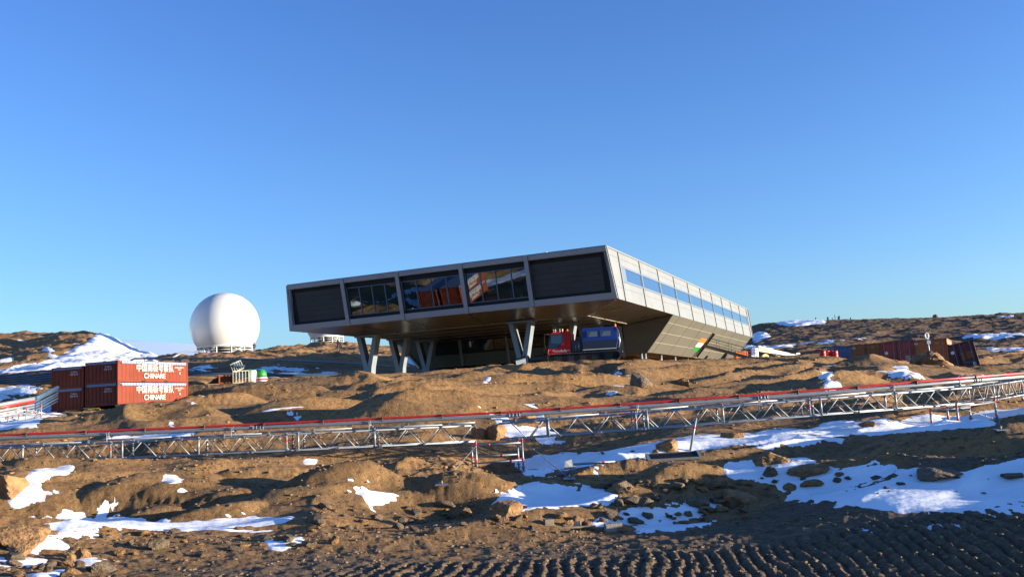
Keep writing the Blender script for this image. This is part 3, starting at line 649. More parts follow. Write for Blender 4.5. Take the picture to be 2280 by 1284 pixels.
hs.build('lower_joint', M['seam'], st)
for (a, b) in ((5.0, 11.0), (11.3, 16.9), (17.2, 22.1)):
    w = MB(); panel(w, Fw, a, b, .46, .52, 0, .06); panel(w, Fw, a, b, .90, .955, 0, .06)
    for k in range(5): t = a+(b-a)*k/4; panel(w, Fw, t-.04, t+.04, .52, .90, 0, .055)
    wo = w.build('lower_window', M['black_frame'], st)
    for k in range(4):
        q = MB(); panel(q, Fw, a+(b-a)*k/4+.04, a+(b-a)*(k+1)/4-.04, .52, .90, 0, .03); q.build('window_pane', M['glass_low'], wo)
q = MB(); panel(q, Fw, 22.4, 25.8, .46, .955, 0, .05); q.build('louvre_panel', M['black_frame'], st)
def Ll(s, h, o=0): return B(30-B2*(1-h)+o*.75, s, -H2*(1-h)-o*.66)
q = MB(); panel(q, Ll, VW, SE, 0, 1, -.2, 0); q.build('lower_wall', M['clad_front'], st)
q = MB(); q.prism([B(B2,VW+.6,-H2), B(30-B2,VW+.6,-H2), B(30-B2,SE,-H2), B(B2,SE,-H2)], (0,0,.12)); q.build('underside', M['under'], st)
q = MB(); q.prism([B(.2,SE,0), B(29.8,SE,0), B(30-B2,SE-.01,-H2), B(B2,SE-.01,-H2)], VV*.15); q.build('rear_wall', M['clad_low'], st)
# plant box under the floor
q = MB()
P = [B(6,24,-H2-.02), B(23,24,-H2-.02), B(23,55,-H2-.02), B(6,55,-H2-.02)]; q.prism(P, (0,0,-1.6)); q.build('underfloor_box', M['under'], st)
def gz(p):
    w = Vector(p)+stin; return H1(w.x, w.y)-stin.z
def post(u, v, r=.16):
    a = B(u, v, -H2); q = MB(); q.tube(a, Vector((a.x, a.y, gz(a)-.4)), r, 12); q.build('post', M['col_grey'], st)
for k in range(3, 8): post(B2+.6, S0+SD*k-.6)
for u in (9, 15, 21, 25): post(u, VW+1.6, .18)
post(B2+.8, VW+1.2)
# V shaped supports
def vsup(u, v, w=2.05, ztop=ZS):
    zt = ztop; a = B(u, v, zt); wg = (a+stin); zb = H1(wg.x, wg.y)-.25-C0.z
    zb = min(zb, -4.3)
    q = MB(); sw, dp = .43, .72
    def leg(t0, t1, b0, b1):
        P = [B(b0, v-dp/2, zb), B(b1, v-dp/2, zb), B(t1, v-dp/2, zt-.12), B(t0, v-dp/2, zt-.12)]
        q.prism(P, VV*dp)
    zm = zb+1.15
    leg_o = 1.08
    # one six sided outline with a notch: two legs that merge in a foot
    out = [(-.31, zb), (.31, zb), (.44, zm), (leg_o, zt-.12), (leg_o-sw, zt-.12), (0, zm+.05), (-leg_o+sw, zt-.12), (-leg_o, zt-.12), (-.44, zm)]
    F0 = [B(u+a_, v-dp/2, z_) for a_, z_ in out]; F1 = [B(u+a_, v+dp/2, z_) for a_, z_ in out]
    n = q.pts(F0+F1); K = len(out)
    for tri in ((0,1,2,5,8), (2,3,4,5), (8,5,6,7)):
        q.face(tuple(n+i for i in tri)); q.face(tuple(n+K+i for i in reversed(tri)))
    for i in range(K): j = (i+1) % K; q.face((n+i, n+j, n+K+j, n+K+i))
    o = q.build('v_support', M['col_grey'], st)
    p = MB(); p.prism([B(u-leg_o-.15, v-dp/2-.12, zt-.12), B(u+leg_o+.15, v-dp/2-.12, zt-.12), B(u+leg_o+.15, v+dp/2+.12, zt-.12), B(u-leg_o-.15, v+dp/2+.12, zt-.12)], (0,0,.14)); p.build('cap_plate', M['col_grey'], o)
    p = MB(); p.prism([B(u-.43, v-dp/2-.006, zm-.01), B(u+.43, v-dp/2-.006, zm-.01), B(u+.43, v-dp/2-.006, zm+.01), B(u-.43, v-dp/2-.006, zm+.01)], VV*.004); p.build('joint', M['seam'], o)
for u, v in ((25.1, 4.9), (25.1, 10.4), (25.1, 15.6), (10.0, 4.9), (8.2, 10.4), (7.6, 15.6)): vsup(u, v)
# stairs from the doorway
sp = B(B2*.55, (D0+D1)/2, -H2*.62); ln = 5.4; sd = -UV; wv = VV
q = MB(); top = sp; zb = gz(sp+sd*ln)-.05; dz = (zb-top.z)
for w_ in (-.75, .75): q.beam(top+wv*w_, top+wv*w_+sd*ln+ZV*dz, .08, .34)
sto = q.build('staircase', M['clad_low'], st)
for k in range(11):
    q = MB(); p = top+sd*(ln*(k+.5)/11)+ZV*(dz*(k+.5)/11+.02); q.prism([p+wv*-.72-sd*.14, p+wv*.72-sd*.14, p+wv*.72+sd*.14, p+wv*-.72+sd*.14], (0,0,.04)); q.build('tread', M['galv'], sto)
q = MB()
for w_ in (-.75, .75):
    for hh in (1.05, .7, .38): q.tube(top+wv*w_+ZV*hh, top+wv*w_+sd*(ln+.1)+ZV*(dz+hh), .028 if hh > 1 else .018, 6)
    for k in range(5): p = top+wv*w_+sd*ln*k/4+ZV*dz*k/4; q.tube(p, p+ZV*1.05, .024, 6)
q.build('handrail', M['steel_dark'], sto)
q = MB(); q.prism([top+wv*-.8-sd*1.2, top+wv*.8-sd*1.2, top+wv*.8, top+wv*-.8], (0,0,.08)); q.build('landing', M['galv'], sto)

# ============================================================ radomes
def radome(px, py, Y, r, label, yaw=0, cut=.80, skirt=1.0):
    c = at(px, py, Y); base = c-ZV*(r*math.sin(math.acos(.78))+1.55)
    o = empty('radome', base, label, 'radome', rz=yaw)
    hb = (c-base).z; a0 = -math.acos(.78); prof = []
    for i in range(40): a = a0+(math.pi/2-a0)*i/39*.9999; prof.append((r*math.cos(a), hb+r*math.sin(a)))
    q = MB(); q.lathe(prof, n=72); dm = q.build('dome', M['radome'], o)
    # panel seams standing 4 mm proud
    q = MB()
    for i in range(10):
        t = i*2*math.pi/10; pts = []
        for k in range(14):
            a = a0+.02+(1.35-a0)*k/13; tt = t+.10*math.sin(k*1.3+i); rr = r*1.0006; pts.append((rr*math.cos(a)*math.cos(tt), rr*math.cos(a)*math.sin(tt), hb+rr*math.sin(a)))
        q.path(pts, .012, 4)
    for a in (-.3, .15, .62, 1.0):
        pts = [(r*1.0006*math.cos(a)*math.cos(t), r*1.0006*math.cos(a)*math.sin(t), hb+r*1.0006*math.sin(a)+.0) for t in [k*math.pi/24 for k in range(49)]]; q.path(pts, .010, 4)
    q.build('seam', M['plastic_w'], dm)
    rb = r*.78; q = MB(); q.lathe([(rb-.05, 1.38), (rb+.22, 1.38), (rb+.22, 1.62), (rb-.02, 1.66)], n=48); q.build('ring_beam', M['white'], o)
    q = MB(); N = 12
    for i in range(N):
        t = 2*math.pi*i/N; t2 = 2*math.pi*(i+1)/N; p = Vector(((rb+.1)*math.cos(t), (rb+.1)*math.sin(t), 0)); p2 = Vector(((rb+.1)*math.cos(t2), (rb+.1)*math.sin(t2), 0))
        q.tube(p-ZV*.5, p+ZV*1.4, .12, 8)
        for zz in (.12, .75, 1.25): q.tube(p+ZV*zz, p2+ZV*zz, .05, 6)
        if i % 2 == 0: q.tube(p+ZV*.1, p2+ZV*1.35, .05, 6); q.tube(p+ZV*1.35, p2+ZV*.1, .05, 6)
    q.build('support_frame', M['white'], o)
    q = MB(); q.lathe([(rb*.55, -.5), (rb*.55, 1.35)], n=24); q.build('pedestal', M['steel_dark'], o)
    return o
ra = radome(501, 726, 196, 7.28, 'big white ball shaped radome on a low white frame, left of the station')
rb_ = radome(727, 722, 240, 5.4, 'small white radome mostly hidden by the station, only its framed base showing')

# ============================================================ people on the far ridge
def person(loc, yaw, jk, tr, label, pose=0):
    q = {'hip':(0,0,.92),'ch':(0,.0,1.28),'nk':(0,0,1.47),'hd':(0,-.02,1.62),'ht':(0,-.01,1.72),
      'hL':(.10,0,.88),'kL':(.12,-.03 if not pose else -.16,.48),'aL':(.13,.02 if not pose else -.05,.08),'tL':(.14,-.16 if not pose else -.22,.03),
      'hR':(-.10,0,.88),'kR':(-.12,.02,.48),'aR':(-.13,.06 if not pose else .16,.08),'tR':(-.14,-.10,.03),
      'sL':(.19,0,1.40),'eL':(.27,.03,1.13),'wL':(.22,-.10,.93),'nL':(.20,-.14,.86),'sR':(-.19,0,1.40),'eR':(-.28,.03,1.14),'wR':(-.20,-.14,.98),'nR':(-.16,-.18,.94)}
    rd = {'hip':.15,'ch':.17,'nk':.065,'hd':.095,'ht':.07,'hL':.10,'kL':.075,'aL':.055,'tL':.045,'hR':.10,'kR':.075,'aR':.055,'tR':.045,'sL':.08,'eL':.06,'wL':.04,'nL':.035,'sR':.08,'eR':.06,'wR':.04,'nR':.035}
    ed = [('hip','ch'),('ch','nk'),('nk','hd'),('hd','ht'),('hip','hL'),('hL','kL'),('kL','aL'),('aL','tL'),('hip','hR'),('hR','kR'),('kR','aR'),('aR','tR'),('ch','sL'),('sL','eL'),('eL','wL'),('wL','nL'),('ch','sR'),('sR','eR'),('eR','wR'),('wR','nR')]
    nm = list(q); me = bpy.data.meshes.new('person'); me.from_pydata([q[k] for k in nm], [(nm.index(a), nm.index(b)) for a, b in ed], [])
    o = bpy.data.objects.new('person', me); S.collection.objects.link(o); sk = o.modifiers.new('s', 'SKIN'); 
    for i, k in enumerate(nm): me.skin_vertices[0].data[i].radius = (rd[k], rd[k]*.85)
    me.skin_vertices[0].data[0].use_root = True
    sb = o.modifiers.new('b', 'SUBSURF'); sb.levels = sb.render_levels = 1
    bpy.context.view_layer.update(); me2 = bpy.data.meshes.new_from_object(o.evaluated_get(bpy.context.evaluated_depsgraph_get())); o.modifiers.clear(); o.data = me2
    for mm in (tr, jk, M['skin'], M['rubber']): me2.materials.append(mm)
    for p in me2.polygons:
        z = p.center.z; p.use_smooth = True
        p.material_index = 2 if z > 1.52 and z < 1.66 and p.center.y < -.03 else (1 if z > .88 else (3 if z < .12 else 0))
    h = MB(); h.lathe([(.10,1.62),(.115,1.66),(.105,1.72),(.06,1.77),(.01,1.785)], (0,-.005,0), 12); h.build('hat', M['rubber'], o)
    o.location = loc; o.rotation_euler = (0,0,yaw); tag(o, label, 'person'); return o
def on_ground(px, Y, dz=0):
    p = at(px, 800, Y); return Vector((p.x, p.y, H1(p.x, p.y)+dz))
# ============================================================ containers
def container(name, label, loc, yaw, matl, Hh=2.59, L=6.06, group=None, tarp=False, doors=None, tilt=0, writing=None, cat='container'):
    # local frame: end face in the plane y=0 looking to -y, long side x = 2.44 looking to +x
    o = empty(name, loc, label, cat, group, rz=yaw, ry=tilt); Wd = 2.44; f = .10
    fr = MB()
    for x in (0, Wd-f):
        for y in (0, L-f): fr.box(x, x+f, y, y+f, .12, Hh-.12)
    top = .09 if not tarp else .12
    for y in (0, L-f*.8): fr.box(f, Wd-f, y, y+f*.8, Hh-top, Hh); fr.box(f, Wd-f, y, y+f*.8, 0, .13)
    for x in (0, Wd-f*.8): fr.box(x, x+f*.8, f, L-f, Hh-top, Hh-(.05 if tarp else 0)); fr.box(x, x+f*.8, f, L-f, .05 if tarp else 0, .17)
    bevel(fr.build('frame', matl, o), .012)
    cc = MB()
    for x in (-.004, Wd-.174):
        for y in (-.004, L-.174):
            for z in (0, Hh-.118): cc.box(x, x+.178, y, y+.178, z-.003, z+.121)
    c2 = cc.build('corner_casting', matl, o)
    hl = MB()
    for x in (-.004, Wd-.174):
        for z in (.03, Hh-.09): hl.box(x+.055, x+.12, -.008, -.005, z, z+.06)
    for y in (-.004, L-.174):
        for z in (.03, Hh-.09): hl.box(Wd+.005, Wd+.008, y+.055, y+.12, z, z+.06)
    hl.build('casting_hole', M['hole'], c2)
    sw = MB(); sw.corr((Wd-.02, f, .14), (0,1,0), (0,0,1), L-2*f, Hh-.14-top+.01, (1,0,0), 20 if Hh > 2 else 19)
    sw.build('side_wall', matl, o)
    sw = MB(); sw.corr((.02, f, .14), (0,1,0), (0,0,1), L-2*f, Hh-.14-top+.01, (-1,0,0), 20); sw.build('side_wall', matl, o)
    ew = MB(); ew.corr((f, L-.03, .12), (1,0,0), (0,0,1), Wd-2*f, Hh-.12-top+.01, (0,1,0), 8); ew.build('end_wall', matl, o)
    if doors is None:
        ew = MB(); ew.corr((f, .03, .12), (1,0,0), (0,0,1), Wd-2*f, Hh-.12-top+.01, (0,-1,0), 8, .045); ew.build('end_wall', matl, o)
    else:
        for i, x0 in enumerate((f, Wd/2+.01)):
            x1 = x0+Wd/2-f-.02; d = MB(); d.box(x0, x1, .03, .07, .13, Hh-.10)
            zs = np.linspace(.16, Hh-.13, doors)
            for a, b in zip(zs, zs[1:]): d.box(x0+.08, x1-.05, .012, .03, a+.09, b-.03)
            do = bevel(d.build('door', matl, o), .008)
            for bx in (x0+.22, x1-.2):
                b = MB(); b.tube((bx, -.018, .06), (bx, -.018, Hh-.05), .021, 8)
                for z in (.1, .8, 1.7, Hh-.12): b.box(bx-.045, bx+.045, -.03, .012, z, z+.06)
                b.build('locking_bar', M['galv_dull'], do)
            b = MB(); b.box(x0+.25, x1-.22, -.045, -.02, 1.02, 1.055); b.build('door_handle', M['galv_dull'], do)
    rf = MB()
    if tarp:
        n = 30
        rf.prism([(.02,.02,Hh-.04), (Wd-.02,.02,Hh-.04), (Wd-.02,L-.02,Hh-.04), (.02,L-.02,Hh-.04)], (0,0,.05))
        rf.box(Wd-.012, Wd+.016, .3, L-.2, Hh-.17, Hh-.01); rf.box(.12, Wd-.12, -.014, .012, Hh-.16, Hh-.01)
        to = rf.build('tarpaulin', M['tarp'], o); k_ = MB()
        for i in range(24): y = .38+i*(L-.7)/23; k_.box(Wd+.016, Wd+.025, y, y+.07, Hh-.11, Hh-.05)
        k_.build('lashing', M['plastic_w'], to)
    else:
        rf.corr((f, f, Hh-.04), (0,1,0), (1,0,0), L-2*f, Wd-2*f, (0,0,1), 22, .02); rf.build('roof', matl, o)
    if tarp:
        for y in (1.9, 3.85): pk = MB(); pk.box(Wd+.001, Wd+.006, y, y+.34, .0, .14); pk.build('fork_pocket', M['hole'], o)
    return o
CH = '\u4e2d\u56fd\u5357\u6781\u8003\u5bdf\u961f'
MS = Matrix(((0,0,1,0),(1,0,0,0),(0,1,0,0),(0,0,0,1)))     # text plane onto the +x side: text x -> y, text y -> z
ME = Matrix(((1,0,0,0),(0,0,-1,0),(0,1,0,0),(0,0,0,1)))    # text plane onto the -y end
def chinare(o, code):
    X = 2.44+.004
    text_part(CH, .50, Matrix.Translation((X, 3.1, .72))@MS, M['white'], o, sx=.93)
    text_part('CHINARE', .44, Matrix.Translation((X, 3.05, .28))@MS, M['white'], o, sx=1.0, bold=.001)
    text_part('CHNU 4003'+code[-1]+' 2\n22G1', .13, Matrix.Translation((X, 5.25, .93))@MS, M['white'], o, sx=1.0)
    text_part('G', .20, Matrix.Translation((X, 5.30, .55))@MS, M['white'], o)
    text_part('C HN U\n'+code, .15, Matrix.Translation((1.72, -.004, .92))@ME, M['white'], o, sx=.95)
cth = -.3428
hgt = 1.297
for nm_, base, yw, cd, lab in (
  ('lower', (-23.25, 52.95, 1.24), .343, '4 03 01 12', 'reddish half height container, lower one of the near right stack, standing on yellow timber'),
  ('upper', (-23.25, 52.95, 1.24+hgt), .343, '4 03 01 07', 'reddish half height container with blue cover, upper one of the near right stack'),
  ('lower', (-25.75, 54.0, 1.10), .322, '4 03 09 16', 'reddish half height container in full shade, lower one of the left hand stack'),
  ('upper', (-25.75, 54.0, 1.10+hgt), .322, '4 03 03 18', 'reddish half height container in shade, blue cover, upper one of the left stack')):
    v = Vector((math.sin(yw), math.cos(yw), 0)); u = Vector((-math.cos(yw), math.sin(yw), 0))
    loc = Vector(base)+u*2.44
    o = container('half_height_container', lab, loc, -yw, M['cont'], Hh=hgt, tarp=True, group='half height containers stacked left of the ball', writing=True)
    chinare(o, cd)
# timber under the stacks
def dunnage(px, py, Y, label, n=3, yaw=.3):
    p = at(px, py, Y); o = empty('timber_dunnage', p, label, 'timber', 'yellow timber under the containers', rz=yaw)
    q = MB(); q.box(-.45, .45, -.5, .5, -.05, .06); q.box(-.38, .38, -.5, -.3, .07, .18); q.box(-.38, .38, .3, .5, .07, .18); q.box(-.42, .42, -.5, .5, .19, .27)
    bevel(q.build('timber_block', M['wood'], o), .01)
    q = MB(); q.box(-.8, .6, -.58, -.52, -.12, -.02) if n > 2 else q.box(-.2, .6, -.56, -.52, -.1, -.03); q.build('plank', M['wood_grey'], o)
dunnage(276, 911, 53.0, 'yellow timber blocks under the front corner of the lit container stack', 2)
dunnage(206, 917, 54.0, 'pile of yellow planks and blocks between the two shaded container ends')
dunnage(165, 923, 54.6, 'low yellow timber pieces lying beneath the left hand container stack')
# row of old containers on the right
ty = .50
def rc(px_l, top_y, Y, *a, **k):
    p = at(px_l, top_y, Y); Hh = 2.59; loc = p-ZV*Hh; return container(a[0], a[1], loc, k.pop('yaw', -ty), *a[2:], **k)
RCG = 'old containers in a row behind the rocks on the right'
b1_ = rc(1853, 771, 88, 'blue_container', 'blue corrugated container at the left end of the row, beside the red drums', M['cont_blue'], group=RCG, L=3.0, yaw=-.16)
o1 = rc(1893, 767.5, 77, 'orange_container', 'rusty orange container with closed doors, next to the blue one', M['cont_or'], group=RCG, doors=4)
o2 = rc(1957.5, 763, 71, 'red_container', 'faded red container with ribbed doors, between the two orange ones', M['cont_red'], group=RCG, doors=7)
o3 = rc(2030, 757.5, 70, 'orange_container', 'rusty orange container with closed doors, behind the sign post and cairn', M['cont_or'], group=RCG, doors=4)
o4 = rc(2102, 771, 69, 'maroon_container', 'dark maroon container tipped sideways at the right end of the row', M['cont_dark'], group=RCG, doors=4, tilt=-R(9), yaw=-.42)
for o in (o1, o3):
    q = MB(); q.box(.16, .40, .004, .010, 2.22, 2.36); q.build('data_plate', M['white'], o)
    text_part('22G1', .10, Matrix.Translation((1.75, .003, 2.22))@ME, M['white'], o)
q = MB(); q.lathe([(.12,0),(.12,.006)], (0,0,0), 20, T=Matrix.Translation((.45,.005,1.75))@Matrix.Rotation(math.pi/2,4,'X')); q.build('emblem', M['ibc'], o2)
text_part('22G1\n2 200\n24 000', .15, Matrix.Translation((1.95, .003, 1.35))@ME, M['plastic_w'], o2)
q = MB(); q.lathe([(.13,0),(.13,.006)], (0,0,0), 20, T=Matrix.Translation((.85,.005,1.95))@Matrix.Rotation(math.pi/2,4,'X')); q.build('emblem', M['plastic_w'], o4)
q = MB(); q.box(1.35, 1.62, .003, .009, 1.25, 1.85); q.box(1.72, 2.2, .003, .009, 1.3, 1.85); q.build('faded_patch', M['rust'], o4)
q = MB(); q.box(2.0, 2.2, .003, .009, .75, .98); q.build('data_plate', M['plastic_w'], o4)
# drums
for i, (px, Y, lab) in enumerate(((1833, 84, 'red steel drum, leftmost of the row before the blue container'), (1842, 84.3, 'red steel drum, second from the left before the blue container'), (1851, 84.8, 'red steel drum, third from the left before the blue container'), (1860, 84.2, 'red steel drum nearest the blue container'))):
    p = at(px, 802, Y); o = empty('steel_drum', p, lab, 'drum', 'red steel drums by the blue container')
    q = MB(); prof = [(.29,0),(.30,.02),(.29,.03),(.29,.28),(.305,.30),(.29,.32),(.29,.57),(.305,.59),(.29,.61),(.29,.86),(.30,.875),(.28,.88)]; q.lathe(prof, n=20); q.build('shell', M['drum_red'], o)
    q = MB(); q.lathe([(.27,.865),(.27,.872)], n=20); q.build('lid', M['drum_red'], o)

# ============================================================ snow groomer
gp = at(1300, 806, 72.0); GY = math.pi-.09      # local +x is forward
gm = empty('snow_groomer', gp, 'red and blue tracked snow groomer with passenger cabin, parked in front of the station', 'groomer', rz=GY)
def track(y0):
    q = MB(); pts = []; r = .33
    xs = [(2.35, r+.03), (-2.45, r+.03)]; out = []
    for i in range(13): a = -math.pi/2+math.pi*i/12; out.append((2.45+r*math.cos(a), .36+r*math.sin(a)))
    for i in range(13): a = math.pi/2+math.pi*i/12; out.append((-2.55+r*math.cos(a), .36+r*math.sin(a)))
    n = q.pts([(x, y0-.42, z) for x, z in out]+[(x, y0+.42, z) for x, z in out]); K = len(out)
    for i in range(K): j = (i+1) % K; q.face((n+i, n+j, n+K+j, n+K+i))
    n3_ = q.pts([(x*.97, s_, .36+(z-.36)*.8) for s_ in (y0-.30, y0+.30) for x, z in out]); q.face(tuple(n3_+i for i in range(K))); q.face(tuple(n3_+K+i for i in reversed(range(K))))  # dark side panels added in place of the shade between the wheels
    n2 = q.pts([(x*.985, y0-.42, .36+(z-.36)*.86) for x, z in out]+[(x*.985, y0+.42, .36+(z-.36)*.86) for x, z in out])
    for i in range(K): j = (i+1) % K; q.face((n2+i, n2+j, n2+K+j, n2+K+i)); q.face((n+i, n+j, n2+j, n2+i)); q.face((n+K+i, n+K+j, n2+K+j, n2+K+i))
    t = q.build('track', M['rubber'], gm)
    g = MB()
    for zz in (.025, .695):
        for k in range(26): x = -2.5+k*.195; g.box(x, x+.05, y0-.44, y0+.44, zz-.03, zz+.03)
    for sgn, cx in ((1, 2.45), (-1, -2.55)):
        for k in range(1, 6): a = -math.pi/2+math.pi*k/6; g.tube((cx+sgn*.345*math.cos(a), y0-.44, .36+.345*math.sin(a)), (cx+sgn*.345*math.cos(a), y0+.44, .36+.345*math.sin(a)), .03, 6)
    g.build('cleat', M['galv_dull'], t)
    for x in (2.45, 1.45, .5, -.45, -1.45, -2.55):
        w = MB(); w.lathe([(.26,-.30),(.28,-.25),(.28,.25),(.26,.30)], n=20, T=Matrix.Translation((x, y0, .34))@Matrix.Rotation(math.pi/2,4,'X')); w.build('wheel', M['rubber'], t)
track(.92); track(-.92)
q = MB(); q.box(-2.6, 2.6, -.5, .5, .35, .78); q.box(-2.7, -.2, -1.0, 1.0, .74, .82); bevel(q.build('chassis', M['steel_dark'], gm), .03)
# cab: body side outline extruded, with glazed front
def cabpoly(out, y0, y1, ins=.12, zmid=1.3):
    q = MB()
    def yy(z, s): return s*(y1-max(0, z-zmid)*ins)
    n = q.pts([(x, yy(z, -1), z) for x, z in out]+[(x, yy(z, 1), z) for x, z in out]); K = len(out)
    q.face(tuple(n+i for i in range(K))); q.face(tuple(n+K+i for i in reversed(range(K))))
    for i in range(K): j = (i+1) % K; q.face((n+i, n+j, n+K+j, n+K+i))
    return q
cab = cabpoly([(2.78,.62),(2.80,.95),(2.72,1.12),(2.50,2.32),(2.35,2.44),(1.05,2.44),(.92,2.36),(.92,.62)], 0, 1.02).build('cab', M['red_paint'], gm); bevel(cab, .04, 2)
for s in (-1, 1):
    def Y(z): return s*(1.02-max(0, z-1.3)*.12+.012)
    outl = [(2.66,1.16),(2.50,2.28),(1.52,2.30),(1.45,1.75),(1.75,1.30),(2.15,1.10)]
    w = MB(); P = [(x, Y(z), z) for x, z in outl]; w.prism(P, (0, s*.012, 0)); wo = w.build('side_window', M['navy'], cab)
    g_ = MB(); g_.prism([(x, Y(z)+s*.016, z) for x, z in [(2.50,1.55),(2.42,2.18),(1.62,2.20),(1.60,1.66),(1.75,1.50)]], (0, s*.006, 0)); g_.build('glass', M['cab_glass'], wo)
w = MB(); w.prism([(2.745,-.92,1.18),(2.745,.92,1.18),(2.535,.82,2.28),(2.535,-.82,2.28)], (.02,0,.004)); w.build('windscreen', M['cab_glass'], cab)
text_part('PistenBully', .27, Matrix.Translation((1.80, 1.036, .86))@Matrix(((-1,0,0,0),(0,0,1,0),(0,1,0,0),(0,0,0,1))), M['white'], cab, sx=.95)
text_part('100', .14, Matrix.Translation((1.12, 1.036, .90))@Matrix(((-1,0,0,0),(0,0,1,0),(0,1,0,0),(0,0,0,1))), M['white'], cab)
q = MB(); q.lathe([(.09,0),(.10,.04),(.08,.18),(.03,.22)], (1.15,.62,2.44), 14); q.build('beacon', M['amber'], gm)
q = MB(); q.box(1.5, 2.3, -.6, -.1, 2.44, 2.62); q.build('air_box', M['red_paint'], gm)
q = MB()
for x in (1.55, 1.75, 2.1, 2.25): q.tube((x, .2, 2.44), (x-.03, .2, 2.62), .022, 6); q.lathe([(.06,-.04),(.07,.05)], (x,.2,2.66), 10)
q.build('work_light', M['plastic_w'], gm)
q = MB(); q.path([(2.55,1.0,2.30),(2.95,1.12,2.30),(2.97,1.12,1.45)], .018, 6); q.path([(2.97,1.12,1.5),(2.98,1.1,1.2),(3.12,.95,.9),(3.08,.95,.6)], .02, 6); q.box(2.90, 2.96, 1.02, 1.22, 1.20, 1.42); q.build('mirror', M['rubber'], gm)
# engine bay between cab and cabin
q = MB(); q.box(.05, .90, -.85, .70, .80, 1.75); q.box(.1, .5, -.8, .5, 1.75, 2.05); bevel(q.build('engine_housing', M['steel_dark'], gm), .03)
q = MB(); q.tube((.72,.55,1.1), (.72,.55,2.25), .09, 10); q.tube((.30,.75,.95), (.30,.75,1.5), .10, 10); q.tube((.55,.78,.9), (.55,.78,1.35), .06, 8); q.build('exhaust', M['galv'], gm)
q = MB(); q.path([(.92,.95,2.3),(.75,.95,2.1),(.62,.95,1.5)], .03, 6); q.build('guard_rail', M['red_paint'], gm)
# passenger cabin
pc = cabpoly([(.0,.92),(.0,2.55),(-.08,2.62),(-2.62,2.62),(-2.72,2.50),(-2.80,1.6),(-2.62,.92)], 0, 1.10, .10, 1.6).build('passenger_cabin', M['blue_paint'], gm); bevel(pc, .04, 2)
w = MB(); w.prism([(-.03,1.10+.008,.96),(-2.6,1.10+.008,.96),(-2.74,1.10+.008,1.58),(-.03,1.10+.008,1.58)], (0,.012,0)); w.build('lower_panel', M['navy'], pc)
for a, b in ((-.38,-1.25), (-1.40,-2.28)):
    w = MB()
    def Yc(z): return 1.10-(z-1.6)*.10+.006
    w.prism([(a,Yc(1.88),1.88),(b,Yc(1.88),1.88),(b,Yc(2.36),2.36),(a,Yc(2.36),2.36)], (0,.012,0)); w.build('cabin_window', M['cab_glass'], pc)
    c = MB(); c.prism([(a-.1,Yc(1.9)+.014,1.9),(b+.05,Yc(1.9)+.014,1.9),(b+.05,Yc(2.28)+.014,2.28),(a-.3,Yc(2.28)+.014,2.28)], (0,.002,0)); c.build('window_blind', M['win_frame'], pc)
w = MB(); w.box(-2.62, 0, 1.06, 1.14, .88, .94); w.build('sill_strip', M['white'], pc)
q = MB(); q.path([(-2.70,.98,2.55),(-2.86,1.0,2.1),(-2.95,1.0,1.5),(-2.80,1.0,.95)], .05, 6); q.path([(-2.70,-.98,2.55),(-2.86,-1.0,2.1),(-2.95,-1.0,1.5),(-2.80,-1.0,.95)], .05, 6)
for z in (1.1, 1.5, 1.9, 2.3): q.tube((-2.88,-.98,z), (-2.88,.98,z), .03, 6)
q.build('rear_rack', M['galv'], gm)
q = MB(); q.lathe([(.09,0),(.10,.05),(.08,.2),(.03,.24)], (-2.62,.85,2.60), 14); q.build('beacon', M['amber'], gm)
q = MB(); q.path([(-2.7,.8,.9),(-3.0,.9,.75),(-3.15,.9,.35)], .05, 6); q.box(-3.25, -3.05, .8, 1.3, .12, .55); q.box(-3.05, -2.75, .6, 1.0, .5, 1.0); q.build('rear_mount', M['steel_dark'], gm)
# blade and arms
q = MB()
for s in (-1, 1): q.beam((2.7, s*.5, .45), (4.35, s*.55, .45), .16, .2)
q.tube((2.9, 0, .8), (3.9, 0, .7), .06, 8); q.path([(3.0,.3,.7),(3.2,.35,1.05),(3.5,.4,1.1),(3.75,.4,.8)], .035, 6); q.build('blade_arm', M['steel_dark'], gm)
q = MB(); prof = [(a_+.2, b_-.15) for a_, b_ in [(4.15,.05),(4.28,.03),(4.22,.3),(4.24,.6),(4.34,.95),(4.26,.98),(4.14,.62),(4.12,.3)]]
n = q.pts([(x,-1.9,z) for x, z in prof]+[(x,1.9,z) for x, z in prof]); K = len(prof)
q.face(tuple(n+i for i in range(K))); q.face(tuple(n+K+i for i in reversed(range(K))))
for i in range(K): j = (i+1) % K; q.face((n+i, n+j, n+K+j, n+K+i))
bl = q.build('blade', M['navy'], gm)
for s in (-1, 1):
    q = MB(); q.prism([(4.42,s*1.9,-.12),(5.15,s*2.25,-.16),(5.2,s*2.25,.30),(4.45,s*1.9,.48)], (0,s*.05,0)); wg = q.build('blade_wing', M['col_grey'], bl)
    q = MB(); q.prism([(4.42,s*1.97,.47),(5.22,s*2.32,.29),(5.24,s*1.6,.42),(4.5,s*1.3,.66)], (0,0,.07)); q.build('wing_top', M['navy'], wg)

# people
person(hit(566, 786, 150, 230), .4, M['cloth_dark'], M['cloth_grey'], 'person in dark clothes standing at the right foot of the ball shaped dome')
person(hit(753, 779, 120, 230), -.3, M['cloth_red'], M['cloth_grey'], 'person in dark red jacket, left of the pair on the ridge')
person(hit(759, 783, 120, 230), .6, M['cloth_dark'], M['cloth_dark'], 'person in black clothes walking, right of the pair on the ridge', pose=1)

